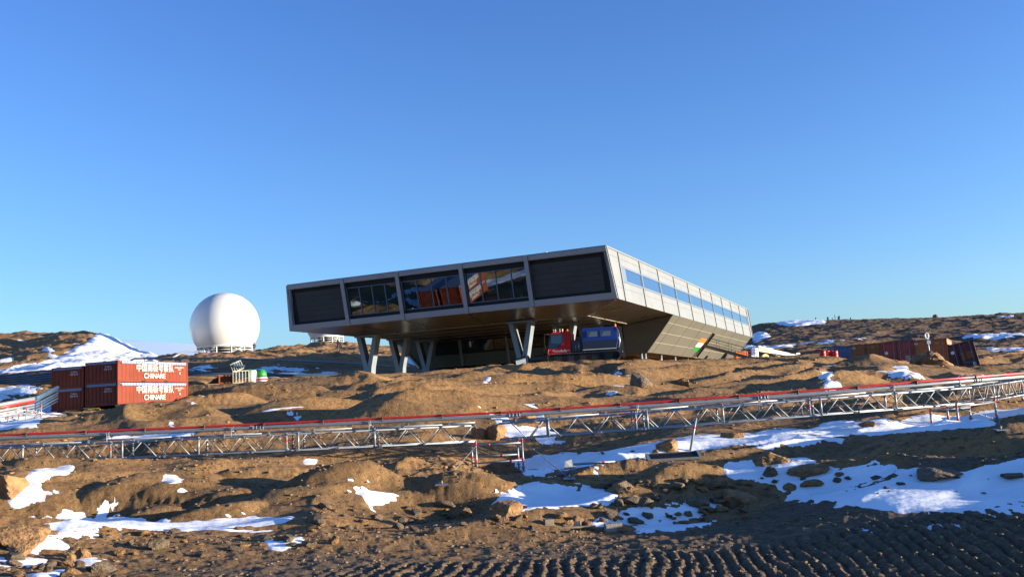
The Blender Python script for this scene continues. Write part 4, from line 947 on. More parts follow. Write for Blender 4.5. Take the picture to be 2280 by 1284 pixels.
# ============================================================ crane and boxes at the right end of the station
cp_ = at(1722, 813, 118); cr = empty('mobile_crane', cp_, 'cream and orange mobile crane with lowered boom, beyond the right end of the station', 'crane', rz=.42)
q = MB(); q.box(-3.0, 3.2, -1.2, 1.2, .2, .9); q.box(-3.1, 2.2, -1.25, -1.2, .35, 1.0); bevel(q.build('carrier', M['orange'], cr), .03)
for x in (-2.4, -1.2, 1.2, 2.5):
    for y in (-1.1, 1.1): q = MB(); q.lathe([(.3,-.18),(.5,-.16),(.5,.16),(.3,.18)], n=20, T=Matrix.Translation((x, y, .4))@Matrix.Rotation(math.pi/2,4,'X')); q.build('wheel', M['rubber'], cr)
q = MB()
def bx(mb, a, b, h0, h1, w): 
    a = Vector(a); b = Vector(b); mb.prism([a+Vector((0,-w,-h0)), b+Vector((0,-w,-h1)), b+Vector((0,-w,h1)), a+Vector((0,-w,h0))], (0,2*w,0))
bx(q, (-3.1,-.5,2.55), (-.4,-.5,2.05), .42, .36, .32); bx(q, (-.4,-.5,2.05), (2.6,-.5,1.50), .30, .26, .27); bx(q, (2.6,-.5,1.5), (4.0,-.5,1.25), .2, .2, .22)
bo = bevel(q.build('boom', M['crane'], cr), .02)
q = MB(); q.prism([(-2.9,-.83,2.25),(-1.3,-.83,1.97),(-1.3,-.83,2.47),(-2.9,-.83,2.78)], (0,-.01,0)); sg = q.build('boom_sign', M['green'], bo)
text_part('BARTH', .40, Matrix.Translation((-2.1, -.846, 2.20))@Matrix(((1,0,0,0),(0,0,-1,0),(-.17,1,0,0),(0,0,0,1))), M['crane'], bo)
q = MB(); q.box(-4.6, -3.3, -.9, .5, 1.15, 2.6); q.build('winch_house', M['crane'], cr)
q = MB(); q.box(-4.5, -3.9, -.96, -.90, 1.6, 2.7); q.box(-4.62,-4.60,-.8,.4,1.5,2.5); q.build('cab_window', M['blue_paint'], cr)
q = MB(); q.lathe([(.7,-.2),(.75,0),(.7,.2)], n=20, T=Matrix.Translation((-2.2,-.9,1.0))@Matrix.Rotation(math.pi/2,4,'X')); q.build('slewing_cover', M['yellow'], cr)
q = MB(); q.prism([(2.0,-1.2,.8),(3.9,-1.2,.8),(3.7,-1.2,1.35),(2.3,-1.2,1.4)], (0,1.0,0)); q.build('driver_cab', M['cab_glass'], cr)
q = MB(); q.box(3.6, 4.8, -1.1, .6, .75, .95); q.box(3.9, 4.6, -.8, .3, .95, 1.7); q.tube((-.6,-1.0,1.6), (1.6,-1.1,.7), .12, 8); q.build('hook_block', M['crane'], cr)
cr.scale = (.86,.86,.86)
p = at(1650, 803, 108); o = empty('orange_box', p, 'plain orange steel box beside the foot of the station stairs', 'box', rz=.1)
q = MB(); q.box(-.7, .7, -.5, .5, -.3, 1.05); q.box(-.74, .74, -.54, .54, 1.05, 1.12); q.box(-.72,-.6,-.52,-.5,-.3,1.05); q.box(.6,.72,-.52,-.5,-.3,1.05); bevel(q.build('box_body', M['orange'], o), .02)
q = MB(); q.box(-.3, .3, -.56, -.545, 1.0, 1.10); q.build('latch', M['galv'], o)

# ============================================================ sign post on its cairn, poles on the skyline
def stone_mesh(seed, sub=3, flat=1.0, cuts=20, rough=.05):
    rnd = random.Random(seed); bm = bmesh.new(); bmesh.ops.create_icosphere(bm, subdivisions=sub, radius=1)
    pl = []
    for i in range(cuts):
        v = Vector((rnd.gauss(0,1), rnd.gauss(0,1), rnd.gauss(0,1)*.9)).normalized(); pl.append((v, rnd.uniform(.42, .78)))
    P = []
    for v in bm.verts:
        d = v.co.normalized(); r = 1.0
        for n_, c_ in pl:
            k = d.dot(n_)
            if k > .05: r = min(r, c_/k)
        P.append(d*r)
    A_ = np.array([list(p) for p in P]); nz = fbm(A_[:,0]*2.3+seed, A_[:,1]*2.3+A_[:,2]*1.7, seed, 4, .6)*rough
    for v, p, q in zip(bm.verts, P, nz): v.co = p*(1+q); v.co.z *= flat
    me = bpy.data.meshes.new('rock'); bm.to_mesh(me); bm.free(); return me
p0 = at(2071, 792, 58.5)
sg = empty('sign_post', p0-ZV*.15, 'grey post with a round white sign, standing in the cairn on the big rock', 'sign', rz=.15, ry=-R(2))
q = MB(); q.tube((0,0,-.3), (-.02,0,1.55), .045, 10); q.build('post', M['galv'], sg)
q = MB(); q.lathe([(.155,-.012),(.165,0),(.155,.012)], n=32, T=Matrix.Translation((-.05,-.06,1.42+.03))@Matrix.Rotation(math.pi/2,4,'X')@Matrix.Diagonal((1,1.25,1,1))); q.build('round_sign', M['white'], sg)
q = MB(); q.box(-.08, .02, -.085, -.075, 1.30, 1.62); q.build('sign_bar', M['steel_dark'], sg)
q = MB(); q.box(-.12, .13, -.07, -.05, .92, 1.14); q.build('small_plate', M['win_frame'], sg)
for i, (px, y0, y1, Y, r, lab) in enumerate(((1817,716,707,285,.16,'thin dark pole alone on the skyline, leftmost of the row'),(1844,716,706,285,.30,'short thick dark post on the skyline, left of a taller pair'),(1854,716,707.5,285,.12,'small thin dark pole on the skyline, left of the tall mast'),
     (1860,716,701,285,.10,'tallest and thinnest mast on the skyline'),(1867.5,716,705,285,.25,'dark post on the skyline, left one of the close pair'),(1870,716,703,285,.20,'dark post on the skyline, right one of the close pair'),(1894.5,715,707,285,.2,'thin dark pole on the skyline, rightmost of the row'))):
    a = at(px, y0, Y); b = at(px, y1, Y); q = MB(); q.tube((0,0,-2), (0,0,(b-a).z), r, 8); q.tube((0,0,(b-a).z), (0,0,(b-a).z+.12), r*.6, 8); o = q.build('skyline_pole', M['pipe_blue']); o.location = a
    tag(o, lab, 'pole', 'poles on the skyline to the right')
q = MB(); q.lathe([(.7,-.5),(.9,.2),(.6,.9),(.2,1.1)], n=10); o = q.build('skyline_cairn', M['boulder2']); o.location = at(2083, 708, 262); tag(o, 'tiny dark cairn on the skyline above the sign post', 'cairn')

# ============================================================ discarded things left of the station
p = at(505, 853, 66); o = empty('rusty_crate', p, 'open rusty orange steel crate lying beside the cream cage', 'crate', rz=.3)
q = MB(); q.box(-.55, .55, -.5, .5, 0, .06)
for a, b in (((-.55,-.5),(-.45,-.4)), ((.45,-.5),(.55,-.4)), ((-.55,.4),(-.45,.5)), ((.45,.4),(.55,.5))): q.box(a[0], b[0], a[1], b[1], .06, .62)
q.box(-.45,.45,-.5,-.46,.50,.60); q.box(.50,.54,-.4,.4,.06,.58); q.box(-.45,.45,.42,.46,.06,.58); q.build('crate_frame', M['rust'], o)
p = at(490, 853, 67); o = empty('rusty_sheet_stack', p, 'dark brown rusty sheets leaning together left of the orange crate', 'scrap', rz=.2)
q = MB(); q.box(-.5,.5,-.3,.3,0,.35); q.prism([(-.9,-.2,0),(-.3,-.2,0),(.1,-.1,.6),(.05,.1,.62)], (0,.2,0)); q.build('sheet', mat('dark_rust', (.09,.035,.02), .8, var=.4), o)
p = at(537, 853, 66); o = empty('cage_tank', p, 'cream wire cage with a white drum, second cage tipped on top', 'cage', rz=.28)
q = MB()
def cage(mb, T):
    def b(*a): mb.box(*a, T=T)
    for x in np.linspace(-.55, .55, 6): b(x-.02, x+.02, -.5, -.46, 0, .9); b(x-.02, x+.02, .46, .5, 0, .9)
    for y in np.linspace(-.5, .5, 5): b(-.56, -.53, y-.02, y+.02, 0, .9); b(.53, .56, y-.02, y+.02, 0, .9)
    for z in (.02, .88): b(-.57, .57, -.52, -.46, z-.03, z+.03); b(-.57, .57, .46, .52, z-.03, z+.03); b(-.57, -.52, -.46, .46, z-.03, z+.03); b(.52, .57, -.46, .46, z-.03, z+.03)
cage(q, Matrix.Identity(4)); q.build('cage', M['ibc'], o)
q = MB(); cage(q, Matrix.Translation((-.15,.25,.95))@Matrix.Rotation(-.4,4,'Y')@Matrix.Scale(.7,4)); q.build('cage', M['ibc'], o)
q = MB(); q.lathe([(.28,0),(.30,.3),(.30,.6),(.27,.9)], (.80,0,0), 16); q.build('white_drum', M['plastic_w'], o)
q = MB(); q.prism([(-.5,-.3,1.25),(.3,-.3,1.15),(.3,.3,1.2),(-.6,.3,1.45)], (0,0,.12)); q.build('dark_sheet', M['pipe_blue'], o)
for px, lab, rr in ((582, 'green drum with a white band and red base, rightmost of the two near the cage', .42), (556, 'green drum in shade between the cage and the banded drum', .36)):
    p = at(px, 849, 66.5); o = empty('green_drum', p, lab, 'drum', 'green drums beside the cage', rz=.3)
    q = MB(); q.lathe([(rr,0),(rr*1.02,.25),(rr,.3)], n=20); q.build('drum_base', M['white'], o)
    q = MB(); q.lathe([(rr,.3),(rr*.9,.6),(rr*.6,.85),(rr*.2,.9)], n=20); q.build('drum_top', M['green'], o)
    q = MB(); q.lathe([(rr*1.02,.10),(rr*1.03,.20)], n=20); q.build('red_band', M['red_paint'], o)
# ============================================================ distant ice plateau
def plateau():
    xs = np.linspace(-9000, 9000, 90); ys = np.linspace(4500, 9500, 30); V = []; Fc = []
    for j, y in enumerate(ys):
        for i, x in enumerate(xs):
            t = (y-4500)/2500; h = 640*(1-math.exp(-2.2*max(0, t)))-10; V.append((x, y, (h*min(1.08, max(0, 1-.0002*(x+2760))))*1.14*(1+.05*math.sin(x/1700+1)+.03*math.sin(x/610))-12))
    for j in range(len(ys)-1):
        for i in range(len(xs)-1): a = j*len(xs)+i; Fc.append((a, a+1, a+1+len(xs), a+len(xs)))
    me = bpy.data.meshes.new('ice_plateau'); me.from_pydata(V, [], Fc); me.materials.append(mat('ice_shade_tint', (.46,.60,.76), .8)); o = bpy.data.objects.new('ice_plateau', me); S.collection.objects.link(o); tag(o, kind='structure')  # bluish shade and haze of the far snow put into its base colour
    for p in me.polygons: p.use_smooth = True
plateau()
# ============================================================ lattice truss carrying the pipe
def lerp(a, b, t): return a+(b-a)*t
def redband(mb, a, b, t, r, w=.05):
    a = Vector(a); b = Vector(b); d = (b-a).normalized(); p = a+(b-a)*t; mb.tube(p-d*w, p+d*w, r+.003, 8)
def truss(a, b, label, h=.45, wd=.72, per=.94, posts=((.12,),), extra=True, phase=0.0):
    a = Vector(a); b = Vector(b); d = (b-a); L = d.length; d.normalize(); side = Vector((-d.y, d.x, 0)).normalized()
    if side.y < 0: side = -side
    up = side.cross(d); up = up if up.z > 0 else -up
    o = empty('lattice_truss', a, label, 'truss', 'lattice trusses of the pipe bridge'); A0 = Vector((0,0,0))
    for w in (0, wd):
        off = side*w; q = MB(); q.tube(off, off+d*L, .024, 8); q.build('lower_chord', M['galv'], o)
        q = MB(); q.tube(off+up*h, off+up*h+d*L, .024, 8); q.build('upper_chord', M['galv'], o)
        x = phase
        while x < L-.3:
            q = MB(); f = off+d*x; q.tube(f+up*h, f+d*min(.40, L-x)+up*.02, .017, 6)
            if x+.54 < L: q.tube(f+d*.54+up*.02, f+d*min(.93, L-x-.02)+up*h, .017, 6)
            q.build('diagonal_pair', M['galv_dull'], o); x += per
        def vert(x, r, band=False):
            q = MB(); q.tube(off+d*x-up*.01, off+d*x+up*(h+.06), r, 8); vo = q.build('vertical', M['galv'], o)
            if band: q = MB(); redband(q, off+d*x, off+d*x+up*h, .62, r, .045); q.build('marker_band', M['red_mark'], vo)
        x = 1.4
        while x < L: vert(x, .030); x += 5.0
        x = 3.9
        while x < L-.4: vert(x, .027, True); vert(x+.33, .030); x += 5.0
    x = .2
    while x < L:
        q = MB(); q.tube(d*x+up*h-side*.05, d*x+up*h+side*(wd+.05), .02, 6); q.build('cross_tube', M['galv_dull'], o)
        q = MB(); q.tube(d*(x+.1)-side*.05, d*(x+.1)+side*(wd+.05), .02, 6); q.build('cross_tube', M['galv_dull'], o); x += 1.25
    x = .55; rnd = random.Random(int(L*100))
    while x < L-.1:
        for hh in (0, h): q = MB(); q.box(-.022, .022, -.032, .032, -.03, .03, T=Matrix.Translation(d*min(L, x+(.5 if hh else 0))+up*hh)); q.build('coupler', M['galv_dull'], o)
        x += 1.15+rnd.random()*.15
    segs = int(L/2.6)+1
    for i in range(segs):
        x0 = i*2.6+.1; x1 = min(L, x0+2.8); z0 = .06+.02*(i % 2)
        if x1-x0 < .3: continue
        q = MB(); q.tube(side*.36+up*(h+z0)+d*x0, side*.36+up*(h+z0)+d*x1, .026, 8)
        for xx in (x0+.4, x0+1.7): 
            if xx < L: q.box(-.022, .022, -.032, .032, -.07, .03, T=Matrix.Translation(side*.36+up*(h+z0)+d*xx))
        q.build('spacer_tube', M['galv'], o)
    return o
PA = at(-60, 1036.0, 26.0); PB = at(1058, 982.5, 26.0); truss(PA, PB, 'long galvanised lattice truss spanning the left half of the foreground', phase=.1)
PC = at(1113, 979, 26.0); PE = at(2168, 897.5, 26.3)
truss(PC, PE, 'galvanised lattice truss spanning the right half of the foreground', phase=.35)
PF = at(2176, 897, 26.6); PG = at(2420, 853, 34); truss(PF, PG, 'sunlit lattice truss turning away at the right edge', phase=.1)
def tubepath(name, pts, r, mtl, label, cat, couplers=(), cr=None, group=None, extra=None):
    o = empty(name, pts[0], label, cat, group); b = pts[0]; P = [p-b for p in pts]
    q = MB(); q.path(P, r, 14); q.build('tube' if name != 'cable_duct' else 'duct', mtl, o)
    if couplers:
        q = MB()
        for (px, py, Y) in couplers:
            p = at(px, py, Y)-b; i = min(range(len(P)-1), key=lambda k: abs(P[k].x+P[k+1].x-2*p.x)); d = (P[i+1]-P[i]).normalized(); p = P[i]+d*((p.x-P[i].x)/d.x)
            q.tube(p-d*.16, p+d*.16, r*1.10, 14)
            for s in (-.14, -.04, .07, .15): q.tube(p+d*(s-.012), p+d*(s+.012), r*1.32, 14)
        q.build('coupling', cr or M['galv'], o)
    return o
pip = [(-60,979,26.35),(0,975.7,26.35),(380,960.5,26.35),(760,943,26.35),(1140,924.5,26.35),(1520,898,26.4),(1900,869.5,26.5),(2100,852,26.8),(2170,846.5,27.3),(2290,837,29.3),(2440,822,34)]
so1 = tubepath('steel_pipe', [at(*p) for p in pip], .052, M['galv'], 'long grey steel pipe running above the foreground trusses', 'pipe', couplers=[(575,952,26.35),(1145,924,26.35),(1697,884,26.4),(2176,846,27.3)])
red = [(x, y-7.6, Y+.04) for x, y, Y in pip]; rd_ = tubepath('cable_duct', [at(*p) for p in red], .034, M['red_tube'], 'red cable duct lying along the top of the grey foreground pipe', 'cable')
bb = rd_.location
for i in range(17):
    px = 60+i*132; ys_ = np.interp(px, [p[0] for p in pip], [p[1] for p in pip]); Yy = np.interp(px, [p[0] for p in pip], [p[2] for p in pip]); p = at(px, ys_-4.2, Yy+.02)-bb
    tie = MB(); tie.tube(p-Vector((.008,0,0)), p+Vector((.008,0,.0)), .082, 12); tie.build('strap', M['steel_dark'], rd_)
base = so1.location
for px in (243, 519, 825, 1420, 1690, 1990, 2137):
    q = MB(); ys_ = np.interp(px, [p[0] for p in pip], [p[1] for p in pip]); Yy = np.interp(px, [p[0] for p in pip], [p[2] for p in pip]); p = at(px, ys_, Yy)-base
    q.tube(p+Vector((-.04,-.07,.06)), p+Vector((-.04,-.07,-.36)), .014, 6); q.tube(p+Vector((.05,.06,.06)), p+Vector((.05,.06,-.36)), .014, 6); q.tube(p+Vector((-.05,-.08,-.07)), p+Vector((.06,.09,-.07)), .018, 6); q.box(-.05,.20,-.05,.05,-.33,-.30, T=Matrix.Translation(p)); q.lathe([(.062,-.012),(.062,.012)], n=14, T=Matrix.Translation(p)@Matrix.Rotation(math.pi/2,4,'Y')); q.build('pipe_stand', M['galv_dull'], so1)
# support frames
def frame(posts, rails, label, yaw=0, guys=(), base=True):
    p0 = Vector(posts[0][0]); o = empty('support_frame', Vector((p0.x, p0.y, H1(p0.x, p0.y))), label, 'scaffold', 'scaffold stands under the pipe bridge'); b = o.location.copy()
    for top, r in posts:
        top = Vector(top); zg = float(surf(np.array([top.x]), np.array([top.y]))[0]); bot = Vector((top.x, top.y, zg-.03))
        q = MB(); q.tube(bot-b, top-b, r, 10); po = q.build('post', M['galv'], o)
        q = MB(); redband(q, bot-b, top-b, .93, r, .05); redband(q, bot-b, top-b, .45, r, .04); q.build('marker_band', M['red_mark'], po)
        q = MB(); q.box(-.075,.075,-.075,.075,-.0,.012, T=Matrix.Translation(bot-b+Vector((0,0,.05)))); q.tube(bot-b+Vector((0,0,.22)), bot-b+Vector((0,0,.26)), r*1.9, 8); q.box(-.10,.10,-.012,.012,.15,.17, T=Matrix.Translation(bot-b)); q.build('base_jack', M['galv_dull'], po)
    for a, c, t in rails:
        q = MB(); a = Vector(a)-b; c = Vector(c)-b; q.tube(a, c, .024, 8); ro = q.build('ledger', M['galv'], o)
        q = MB(); redband(q, a, c, t, .024, .035); q.build('marker_band', M['red_mark'], ro)
    for a, c in guys:
        a = Vector(a)-b; c = Vector(c)-b; q = MB(); q.tube(a, c, .009, 6)
        d = (c-a); n = 7
        for i in range(2, n): p = a+d*(i/n); q.tube(p-d.normalized()*.03, p+d.normalized()*.03, .022, 6)
        q.build('guy_chain', M['galv_dull'], o)
        q = MB(); q.prism([c+Vector((-.14,-.1,-.02)), c+Vector((.14,-.1,-.02)), c+Vector((.12,.1,0)), c+Vector((-.12,.1,0))], (0,0,.02)); q.tube(c, c+Vector((0,0,.08)), .015, 6); q.build('anchor_plate', M['galv'], o)
    return o
f1, f2 = at(1059, 981, 25.85), at(1162, 975, 25.85); b1, b2 = at(1050, 984, 26.75), at(1152, 978, 26.75)
dn_ = lambda p, z: p-Vector((0,0,z))
g1 = hit(984, 1078); g2 = hit(1268, 1066)
frame([(f1,.026),(f2,.026),(b1,.026),(b2,.026)], [(f1-ZV*.12, f2-ZV*.12, .28),(b1-ZV*.07, b2-ZV*.07,.6),(f1-ZV*.62, f2-ZV*.60, .75),(b1-ZV*.42,b2-ZV*.42,.65),(f1-ZV*.10,b1-ZV*.10,.5),(f2-ZV*.10,b2-ZV*.10,.5),(f1-ZV*.6,b1-ZV*.6,.5),(f2-ZV*.6,b2-ZV*.6,.5)],
  'small four legged scaffold stand under the gap between the two foreground trusses', guys=[(f1-ZV*.15, g1),(f2-ZV*.05, g2)])
A_, B_, C_, D_, E_ = at(2129,898,26.0), at(2214,887,27.4), at(2071,909,26.5), at(2158,903,28.0), at(2108,902,27.5)
lo_ = .70
frame([(A_,.034),(B_,.034),(C_,.034),(D_,.03),(E_,.03)], [(A_-ZV*.10,B_-ZV*.10,.3),(C_-ZV*.05,D_-ZV*.05,.4),(A_-ZV*lo_,B_-ZV*.62,.2),(C_-ZV*.55,D_-ZV*.5,.5),(C_-ZV*.55,A_-ZV*lo_,.4),(D_-ZV*.5,B_-ZV*.62,.4),(A_-ZV*.1,C_-ZV*.05,.5)],
  'larger scaffold stand with thick legs under the bend of the pipe bridge on the right', guys=[(B_-ZV*.1, hit(2229, 958)),(A_-ZV*.1, B_-ZV*.62)])
A2, B2_, C2 = at(2245,893,32), at(2275,872,32.5), at(2238,890,33)
frame([(A2,.03),(B2_,.03),(C2,.02),(at(2252,898,33),.02)], [(A2-ZV*.1,B2_-ZV*.35,.6)], 'thin legged scaffold stand at the far right edge behind the bend')
# bridge at the left edge, climbing towards the containers
def bundle(name, paths, r, label, cat, mtl, redi=None, post_x=(), pdrop=.8):
    pts0 = [at(*p) for p in paths[0]]; b = pts0[0]; o = empty(name, b, label, cat)
    for i, pth in enumerate(paths):
        q = MB(); q.path([at(*p)-b for p in pth], r[i] if isinstance(r, (list, tuple)) else r, 10)
        q.build('tube', M['red_tube'] if redi == i else mtl, o)
    for (px, py, Y) in post_x:
        p = at(px, py, Y); zg = min(H1(p.x, p.y), p.z-.2); q = MB(); q.tube(p-b, Vector((p.x, p.y, zg-.2))-b, .045, 8); q.box(-.12,.12,-.3,.3,-.03,.03, T=Matrix.Translation(p-b)); q.build('post', M['galv_dull'], o)
    return o
LP = []
for k, dy in enumerate((0, 6, 14, 20, 27, 34)): LP.append([(-60,911+dy,36),(76,887+dy*.95,38),(78,887+dy*.95,38.2),(128,862+dy*.9,46)])
LP2 = [p[:2] for p in LP]
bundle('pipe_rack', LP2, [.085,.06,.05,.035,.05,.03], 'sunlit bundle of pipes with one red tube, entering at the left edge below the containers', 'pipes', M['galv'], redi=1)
bundle('pipe_rack', [p[2:] for p in LP], [.09,.04,.05,.04,.05,.03], 'shaded bundle of pipes climbing from the lit pipe rack to behind the left containers', 'pipes', M['pipe_blue'])  # same pipes carried on; their shade is put into the darker blue colour
a1, a2, a3, a4 = at(59,905,37.6), at(42,922,37.2), at(18,926,37), at(92,900,39.5)
frame([(a1,.03),(a2,.025),(a3,.025),(a4,.03)], [(a1-ZV*.25,at(78,917,37.8),.9),(a1-ZV*.75,at(74,938,37.8),.5),(a2-ZV*.2,at(22,958,36.8),.75),(a4-ZV*.1,at(69,948,38.5),.8),(a3-ZV*.3,a4-ZV*.5,.5)], 'scaffold stand with slanting braces under the pipe rack at the left edge')
# distant pipelines
FB = []
for k in range(5):
    dy = k*4.2; FB.append([(-60,842+dy*1.2,74),(118,824+dy*1.2,76),(250,824+dy,77),(415,829+dy,78),(560,833+dy*.9,79),(690,834+dy*.8,80),(800,835+dy*.6,81),(900,835+dy*.5,84),(1000,828+dy*.5,90),(1120,818+dy*.6,99)])
bundle('pipe_bundle', FB, .085, 'dark blue shaded pipe bundle crossing behind the containers and running under the station', 'pipes', M['pipe_blue'], post_x=[(x, y, Y+.3) for x, y, Y in ((30,840,75),(90,832,75.6),(470,832,78.5),(540,834,79),(620,835,79.5),(700,835,80),(780,834,80.8),(860,832,83))])  # shade along this run is put into the dark pipe colour
UP = [(291,802,104),(300,798,104),(430,797,106),(520,798,107),(600,801,108),(690,804,108),(760,807,108),(830,812,107),(890,818,105)]
bundle('upper_pipeline', [UP], .10, 'pale insulated pipeline on short posts crossing the slope below the big dome', 'pipe', M['galv'], post_x=[(x, np.interp(x, [p[0] for p in UP], [p[1] for p in UP])+1, np.interp(x, [p[0] for p in UP], [p[2] for p in UP])) for x in (322,356,390,424,456,487,519,551,585,620,655,690,724,760,795)])
bundle('upper_pipeline', [[(383,796,150),(403,786,152),(418,783,156),(442,782,165)]], .16, 'short pale pipe rising from the pipeline up to the foot of the big dome', 'pipe', M['galv'])
# ============================================================ things lying between truss and snow
def lay(px, py, r=.03):
    p = hit(px, py); return p+Vector((0,0,r))
b0 = lay(1262, 1055); o = empty('tube_pile', b0, 'pile of blue grey scaffold tubes with red bands lying on the snow in the centre', 'scaffold tubes')
def tb(x0, y0, x1, y1, r, ts=(.3,), m_='pipe_blue', Y=None, Y2=None, nm='tube'):
    Y = Y or b0.y; a = at(x0, y0, Y)-b0; c = at(x1, y1, Y2 or Y+1.0)-b0; q = MB(); q.tube(a, c, r, 10); t = q.build(nm, M[m_], o)
    q = MB()
    for t_ in ts: redband(q, a, c, t_, r, .04)
    q.build('marker_band', M['red_mark'], t)
Yb = b0.y
tb(1266,1052,1425,1022,.045,(.28,.93)); tb(1285,1056,1360,1040,.05,(.32,),'galv',Yb-.15,Yb+.2); tb(1270,1047,1420,1020,.03,(.12,.8),'pipe_blue',Yb+.15,Yb+1.2); tb(1277,1033,1369,1027,.028,(.72,),'galv',Yb+.3,Yb+.6)
tb(1240,1058,1275,1052,.035,(.45,),'pipe_blue',Yb-.1,Yb); tb(1330,1046,1440,1019,.035,(.5,),'pipe_blue',Yb+.1,Yb+.9)
for (x, y, w, h_, t) in ((1266,1036,20,26,.5),(1276,1048,14,22,-.4),(1407,1024,12,8,.2),(1420,1022,8,10,.0)):
    q = MB(); c = at(x, y, Yb+.1)-b0; s_ = (Yb/2018)*.5; q.prism([c+Vector((-w*s_,0,-h_*s_+t*.1)), c+Vector((w*s_,.05,-h_*s_*.6)), c+Vector((w*s_*.8,.1,h_*s_)), c+Vector((-w*s_*.7,.03,h_*s_*.7))], (0,.03,0)); q.build('clamp_plate', M['galv_dull'], o)
# grating step
gc = lay(1500, 1022, .06); o = empty('steel_grating', gc, 'dark steel grating step lying on the snow right of the tube pile', 'grating', rz=.05, rx=R(24))
q = MB(); Wg, Dg_ = 1.28, .30
for y in (-Dg_/2, Dg_/2): q.box(-Wg/2, Wg/2, y-.006, y+.006, -.03, .03)
q.box(-Wg/2-.01, -Wg/2+.06, -Dg_/2, Dg_/2, -.04, .04); q.box(Wg/2-.06, Wg/2+.01, -Dg_/2, Dg_/2, -.04, .04); q.build('edge_plate', M['galv_dull'], o)
q = MB()
for i in range(40): x = -Wg/2+.06+i*(Wg-.12)/39; q.box(x-.0045, x+.0045, -Dg_/2+.006, Dg_/2-.006, -.015, .015)
for i in range(8): y = -Dg_/2+.03+i*(Dg_-.06)/7; q.box(-Wg/2+.06, Wg/2-.06, y-.004, y+.004, -.012, .012)
q.build('grid', M['steel_dark'], o)
a = hit(1535, 1003); c = at(1550, 930, a.y-.1); o = empty('leaning_post', a, 'single grey scaffold tube leaning against the truss above the grating', 'post'); q = MB(); q.tube((0,0,-.1), c-a, .030, 10); t = q.build('tube', M['galv'], o); q = MB(); redband(q, (0,0,-.1), c-a, .74, .030, .03); q.build('marker_band', M['red_mark'], t)
def block(name, px, py, w, h_, d_, label, cat, mtl, yaw=.1):
    p = hit(px, py); o = empty(name, p, label, cat, rz=yaw); q = MB(); q.box(-w/2, w/2, 0, d_, -.06, h_); ob = bevel(q.build('block', mtl, o), .008, 2)
    q = MB(); q.box(-w*.12, w*.12, .3*d_, .6*d_, h_, h_+.004); q.build('worn_patch', M['wood_grey'], o); return o
block('concrete_block', 1368, 1184, .30, .14, .2, 'pale concrete block at the lower edge of the central snow', 'block', M['concrete'])
block('timber_offcut', 1224, 1170, .17, .11, .14, 'short square timber offcut among the stones, left one of two', 'timber', M['wood_grey'], .2)
block('timber_offcut', 1284, 1174, .16, .10, .14, 'short brown timber offcut among the stones, right one of two', 'timber', M['wood_grey'], -.1)
q = MB(); p = hit(1265, 1176); q.box(-.5, .5, -.03, .03, .0, .03); o = q.build('plank', M['wood_grey']); o.location = p; o.rotation_euler = (0,.02,.1); tag(o, 'thin weathered plank lying in the gravel below the timber offcuts', 'plank')
# ============================================================ boulders
HERO = [(1424,858,50,30,.7,'rounded grey boulder on the crest below the snow groomer, larger of two',1),(1523,857,40,22,.6,'flat brown boulder on the crest, right of the rounded grey one',0),
 (2082,840,135,54,.55,'huge brown rock carrying the cairn and sign post',0),(2042,848,66,30,.5,'angular block at the foot of the huge rock with the cairn',0),
 (1487,1004,64,32,.6,'dark brown rock in the snow behind the grating',0),(1388,1094,56,30,.55,'pointed boulder at the right end of the central snow',1),(1323,1086,24,14,.6,'small dark stone in the central snow left of the pointed boulder',0),
 (1712,1032,80,34,.5,'rounded tan boulder at the left top of the big snowfield',0),(1716,1057,38,20,.5,'small dark block in the big snowfield, leftmost',1),(1808,1059,98,27,.4,'long brown slab in the big snowfield',0),(1870,1058,28,10,.5,'small flat stone just right of the long slab',0),
 (1864,1073,20,14,.7,'small cube shaped stone in the middle of the big snowfield',1),(1952,1066,30,10,.5,'small flat stone in the snow right of the cube shaped one',1),(2100,1063,112,26,.4,'large dark flat rock in the right of the big snowfield',1),(2262,1064,74,15,.4,'low dark stone at the right edge of the big snowfield',1),
 (1815,1082,52,14,.4,'low rock at the lower rim of the big snowfield',0),(1630,974,46,17,.5,'brown rock in the snow under the right truss',0),(1938,948,42,14,.5,'small brown boulder below the truss near the right scaffold stand',0),
 (28,1216,120,64,.6,'big angular tan boulder at the lower left edge',0),(18,1098,90,56,.7,'big smooth tan boulder at the left edge under the truss',0),(640,1206,34,20,.7,'pale grey boulder by the small snow patch, lower left',1),(742,1210,28,18,.7,'small tan boulder right of the pale one',0),
 (350,1222,44,24,.5,'flat topped brown block in the lower left rubble',1),(262,1236,28,18,.7,'rough tan stone left of the flat topped block',0),(157,1250,26,26,.9,'upright tan stone standing in the lower left snow',0),(28,1246,40,18,.5,'dark green brown stone below the big angular boulder',1),
 (1128,1148,66,36,.6,'big rounded brown boulder in the rubble below the central snow',0),(1042,1152,28,24,.9,'upright brown stone left of the big rounded boulder',0),(1104,978,52,46,.8,'orange brown rock behind the gap in the trusses',0),(1070,976,34,40,.9,'smaller orange rock left of the gap in the trusses',0),
 (1175,940,76,26,.5,'brown rock between two snow tongues behind the pipe',0),(1660,1110,40,16,.5,'grey slab in the rubble left of the big snowfield',1),(1560,1128,70,34,.5,'wide dark slab in the rubble right of centre',1),(1650,1120,110,34,.4,'broad cracked slab in the rubble beside the big snowfield',0)]
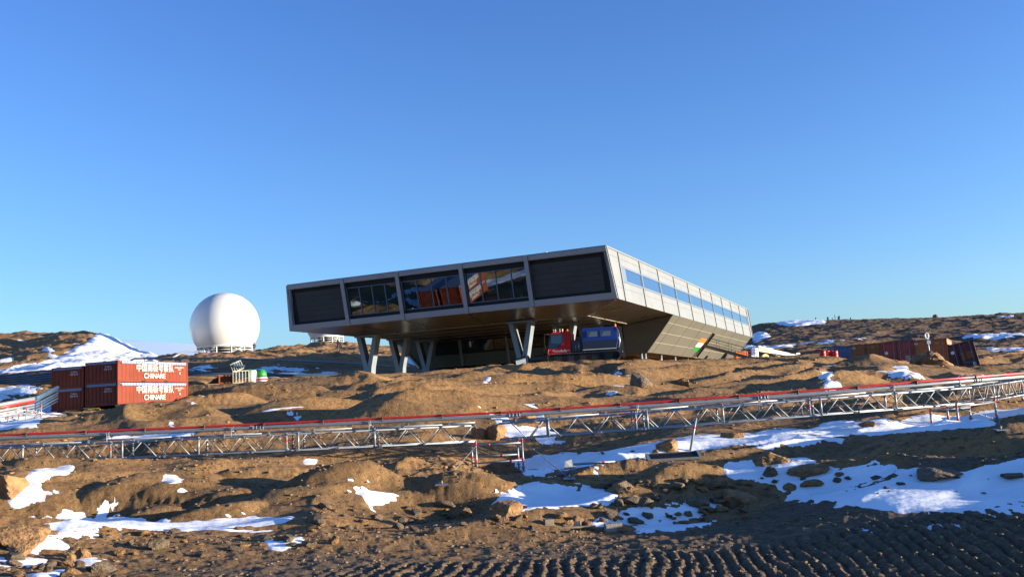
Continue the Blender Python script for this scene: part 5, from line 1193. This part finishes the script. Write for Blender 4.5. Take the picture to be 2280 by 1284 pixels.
for i, (x, y, w, h_, fl, lab, mm) in enumerate(HERO):
    p = hit(x, y, 10, 120) if y > 870 or i in (0, 1) else (at(2082, 822, 59) if i == 2 else at(2042, 846, 56))
    if i == 2: p.z = at(2082, 838, 59).z
    k = p.y/F; me = stone_mesh(100+i, 4, 1.0, 14 if i != 2 else 16, .07 if i != 2 else .16); me.materials.append(M['boulder2' if mm else 'boulder'])
    o = bpy.data.objects.new('boulder', me); S.collection.objects.link(o); sw = w*k*.5/.80; sh = h_*k/.80*.62
    o.scale = (sw, min(sw, max(sh*1.1, sw*.75)), sh); o.location = p+Vector((0, sw*.25, sh*.28)); o.rotation_euler = (0, 0, random.Random(i).uniform(-.3, .3))
    for q_ in me.polygons: q_.use_smooth = False
    tag(o, lab, 'boulder')
# the cairn: a heap of stones
rnd = random.Random(5); q = MB(); me_l = []
bm = bmesh.new(); cpt = at(2071, 797, 58.3)
for i in range(26):
    t = rnd.random(); a = rnd.uniform(0, 6.28); rr = (1-t)*.72*rnd.random()**.5; sm = stone_mesh(300+i, 2, .8, 8, .03); s_ = rnd.uniform(.14, .24)
    sm.transform(Matrix.Translation((rr*math.cos(a), rr*math.sin(a)*.7, t*.42-.02))@Matrix.Diagonal((s_, s_, s_*.75, 1))); bm.from_mesh(sm)
me = bpy.data.meshes.new('cairn'); bm.to_mesh(me); me.materials.append(M['boulder2']); o = bpy.data.objects.new('cairn', me); S.collection.objects.link(o); o.location = cpt; tag(o, 'heap of dark stones around the foot of the sign post', 'cairn')
for (x, y, Y, w, lab) in ((690,792,172,.9,'square tan boulder on the slope left of the ridge walkers'),(1701,788,140,1.0,'tan boulder standing behind the crane')):
    me = stone_mesh(int(x), 3, .9, 9, .05); me.materials.append(M['boulder']); o = bpy.data.objects.new('boulder', me); S.collection.objects.link(o); o.location = at(x, y-4, Y); o.scale = (w, w, w*.75); tag(o, lab, 'boulder')
# rubble: individual rocks
variants = []
for i in range(10):
    for mm in ('boulder', 'boulder2'):
        me = stone_mesh(500+i, 3, rnd.uniform(.5, .85), 9, .06); me.materials.append(M[mm]); variants.append(me)
RUB = [(95,(700,1125),(1400,1190),'brown rubble rock in the stony band below the central snow','rubble in the stony band below the central snow',(7,30)),
 (70,(1340,1075),(1690,1165),'rubble rock heaped between the central snow and the big snowfield','rubble between the two snowfields',(9,36)),
 (58,(200,1178),(720,1245),'rubble rock scattered below the long thin snow strip','rubble below the long snow strip',(6,26)),
 (30,(0,1240),(240,1290),'broken slab fragment in the lower left corner','broken slabs in the lower left corner',(12,46)),
 (17,(1620,1060),(2250,1100),'dark stone poking out of the big snowfield','stones in the big snowfield',(4,16)),
 (14,(1150,1005),(1800,1010),'small stone lying near the snow under the truss','small stones under the truss',(4,14)),
 (14,(1640,790),(1800,775),'rock on the slope behind the crane','rocks behind the crane',(3,8))]
for n_, (x0, y0), (x1, y1), lab, grp, (s0, s1) in RUB:
    for i in range(n_):
        x = rnd.uniform(x0, x1); y = rnd.uniform(min(y0, y1)-2, max(y0, y1)); p = hit(x, y, 10, 200); s_ = (s0+(s1-s0)*rnd.random()**2.2)*p.y/F*.62
        o = bpy.data.objects.new('rubble_rock', rnd.choice(variants)); S.collection.objects.link(o); o.location = p+Vector((0,0,s_*.18)); o.scale = (s_*rnd.uniform(.9,1.5), s_, s_*rnd.uniform(.6,1)); o.rotation_euler = (rnd.uniform(-.3,.3), rnd.uniform(-.3,.3), rnd.uniform(0, 6.28)); tag(o, lab, 'rock', grp)
# gravel and small stones as ground cover
def gravel(n, dlo, dhi, smin, smax, seed, m_):
    rng = np.random.default_rng(seed); base = []
    for i in range(6):
        me = stone_mesh(900+i+seed, 1, .7, 6, .0); base.append((np.array([v.co[:] for v in me.vertices]), np.array([p.vertices[:] for p in me.polygons])))
    a = rng.uniform(R(-31), R(31), n); d = dlo*(dhi/dlo)**(rng.random(n)**.9); x = d*np.sin(a); y = d*np.cos(a)
    cl = fbm(x/1.3, y/.8, seed+3, 3); keep = (cl+rng.uniform(-.7, .4, n) > -.05) & (gl(MASK, x, y) < .25); x, y, d = x[keep], y[keep], d[keep]
    z = height(x, y); s = (smin+(smax-smin)*rng.random(len(x))**3)*(.6+d/30); V = []; Fc = []; c = 0
    for i in range(len(x)):
        bv, bf = base[i % 6]; t = rng.uniform(0, 6.28); sc = s[i]; sx, sy, sz = sc*rng.uniform(.8,1.5), sc, sc*rng.uniform(.5,.9); ct, st_ = math.cos(t), math.sin(t)
        vx = bv[:,0]*sx; vy = bv[:,1]*sy; V.append(np.stack([x[i]+vx*ct-vy*st_, y[i]+vx*st_+vy*ct, z[i]+bv[:,2]*sz+sz*.15], 1)); Fc.append(bf+c); c += len(bv)
    V = np.concatenate(V); Fc = np.concatenate(Fc); me = bpy.data.meshes.new('gravel'); me.vertices.add(len(V)); me.vertices.foreach_set('co', V.ravel().astype(np.float32)); me.loops.add(Fc.size); me.loops.foreach_set('vertex_index', Fc.ravel().astype(np.int32)); me.polygons.add(len(Fc)); me.polygons.foreach_set('loop_start', np.arange(0, Fc.size, 3, dtype=np.int32)); me.polygons.foreach_set('loop_total', np.full(len(Fc), 3, np.int32)); me.update(calc_edges=True)
    me.materials.append(m_); o = bpy.data.objects.new('gravel', me); S.collection.objects.link(o)
    tag(o, kind='stuff'); return o
gv = gravel(14000, 12.5, 27, .008, .055, 1, M['boulder2']); tag(gv, 'loose gravel and small stones strewn over the near ground', 'gravel')
gv = gravel(7000, 22, 90, .015, .07, 2, M['boulder']); tag(gv, 'scattered small stones on the rock slopes farther up', 'gravel')
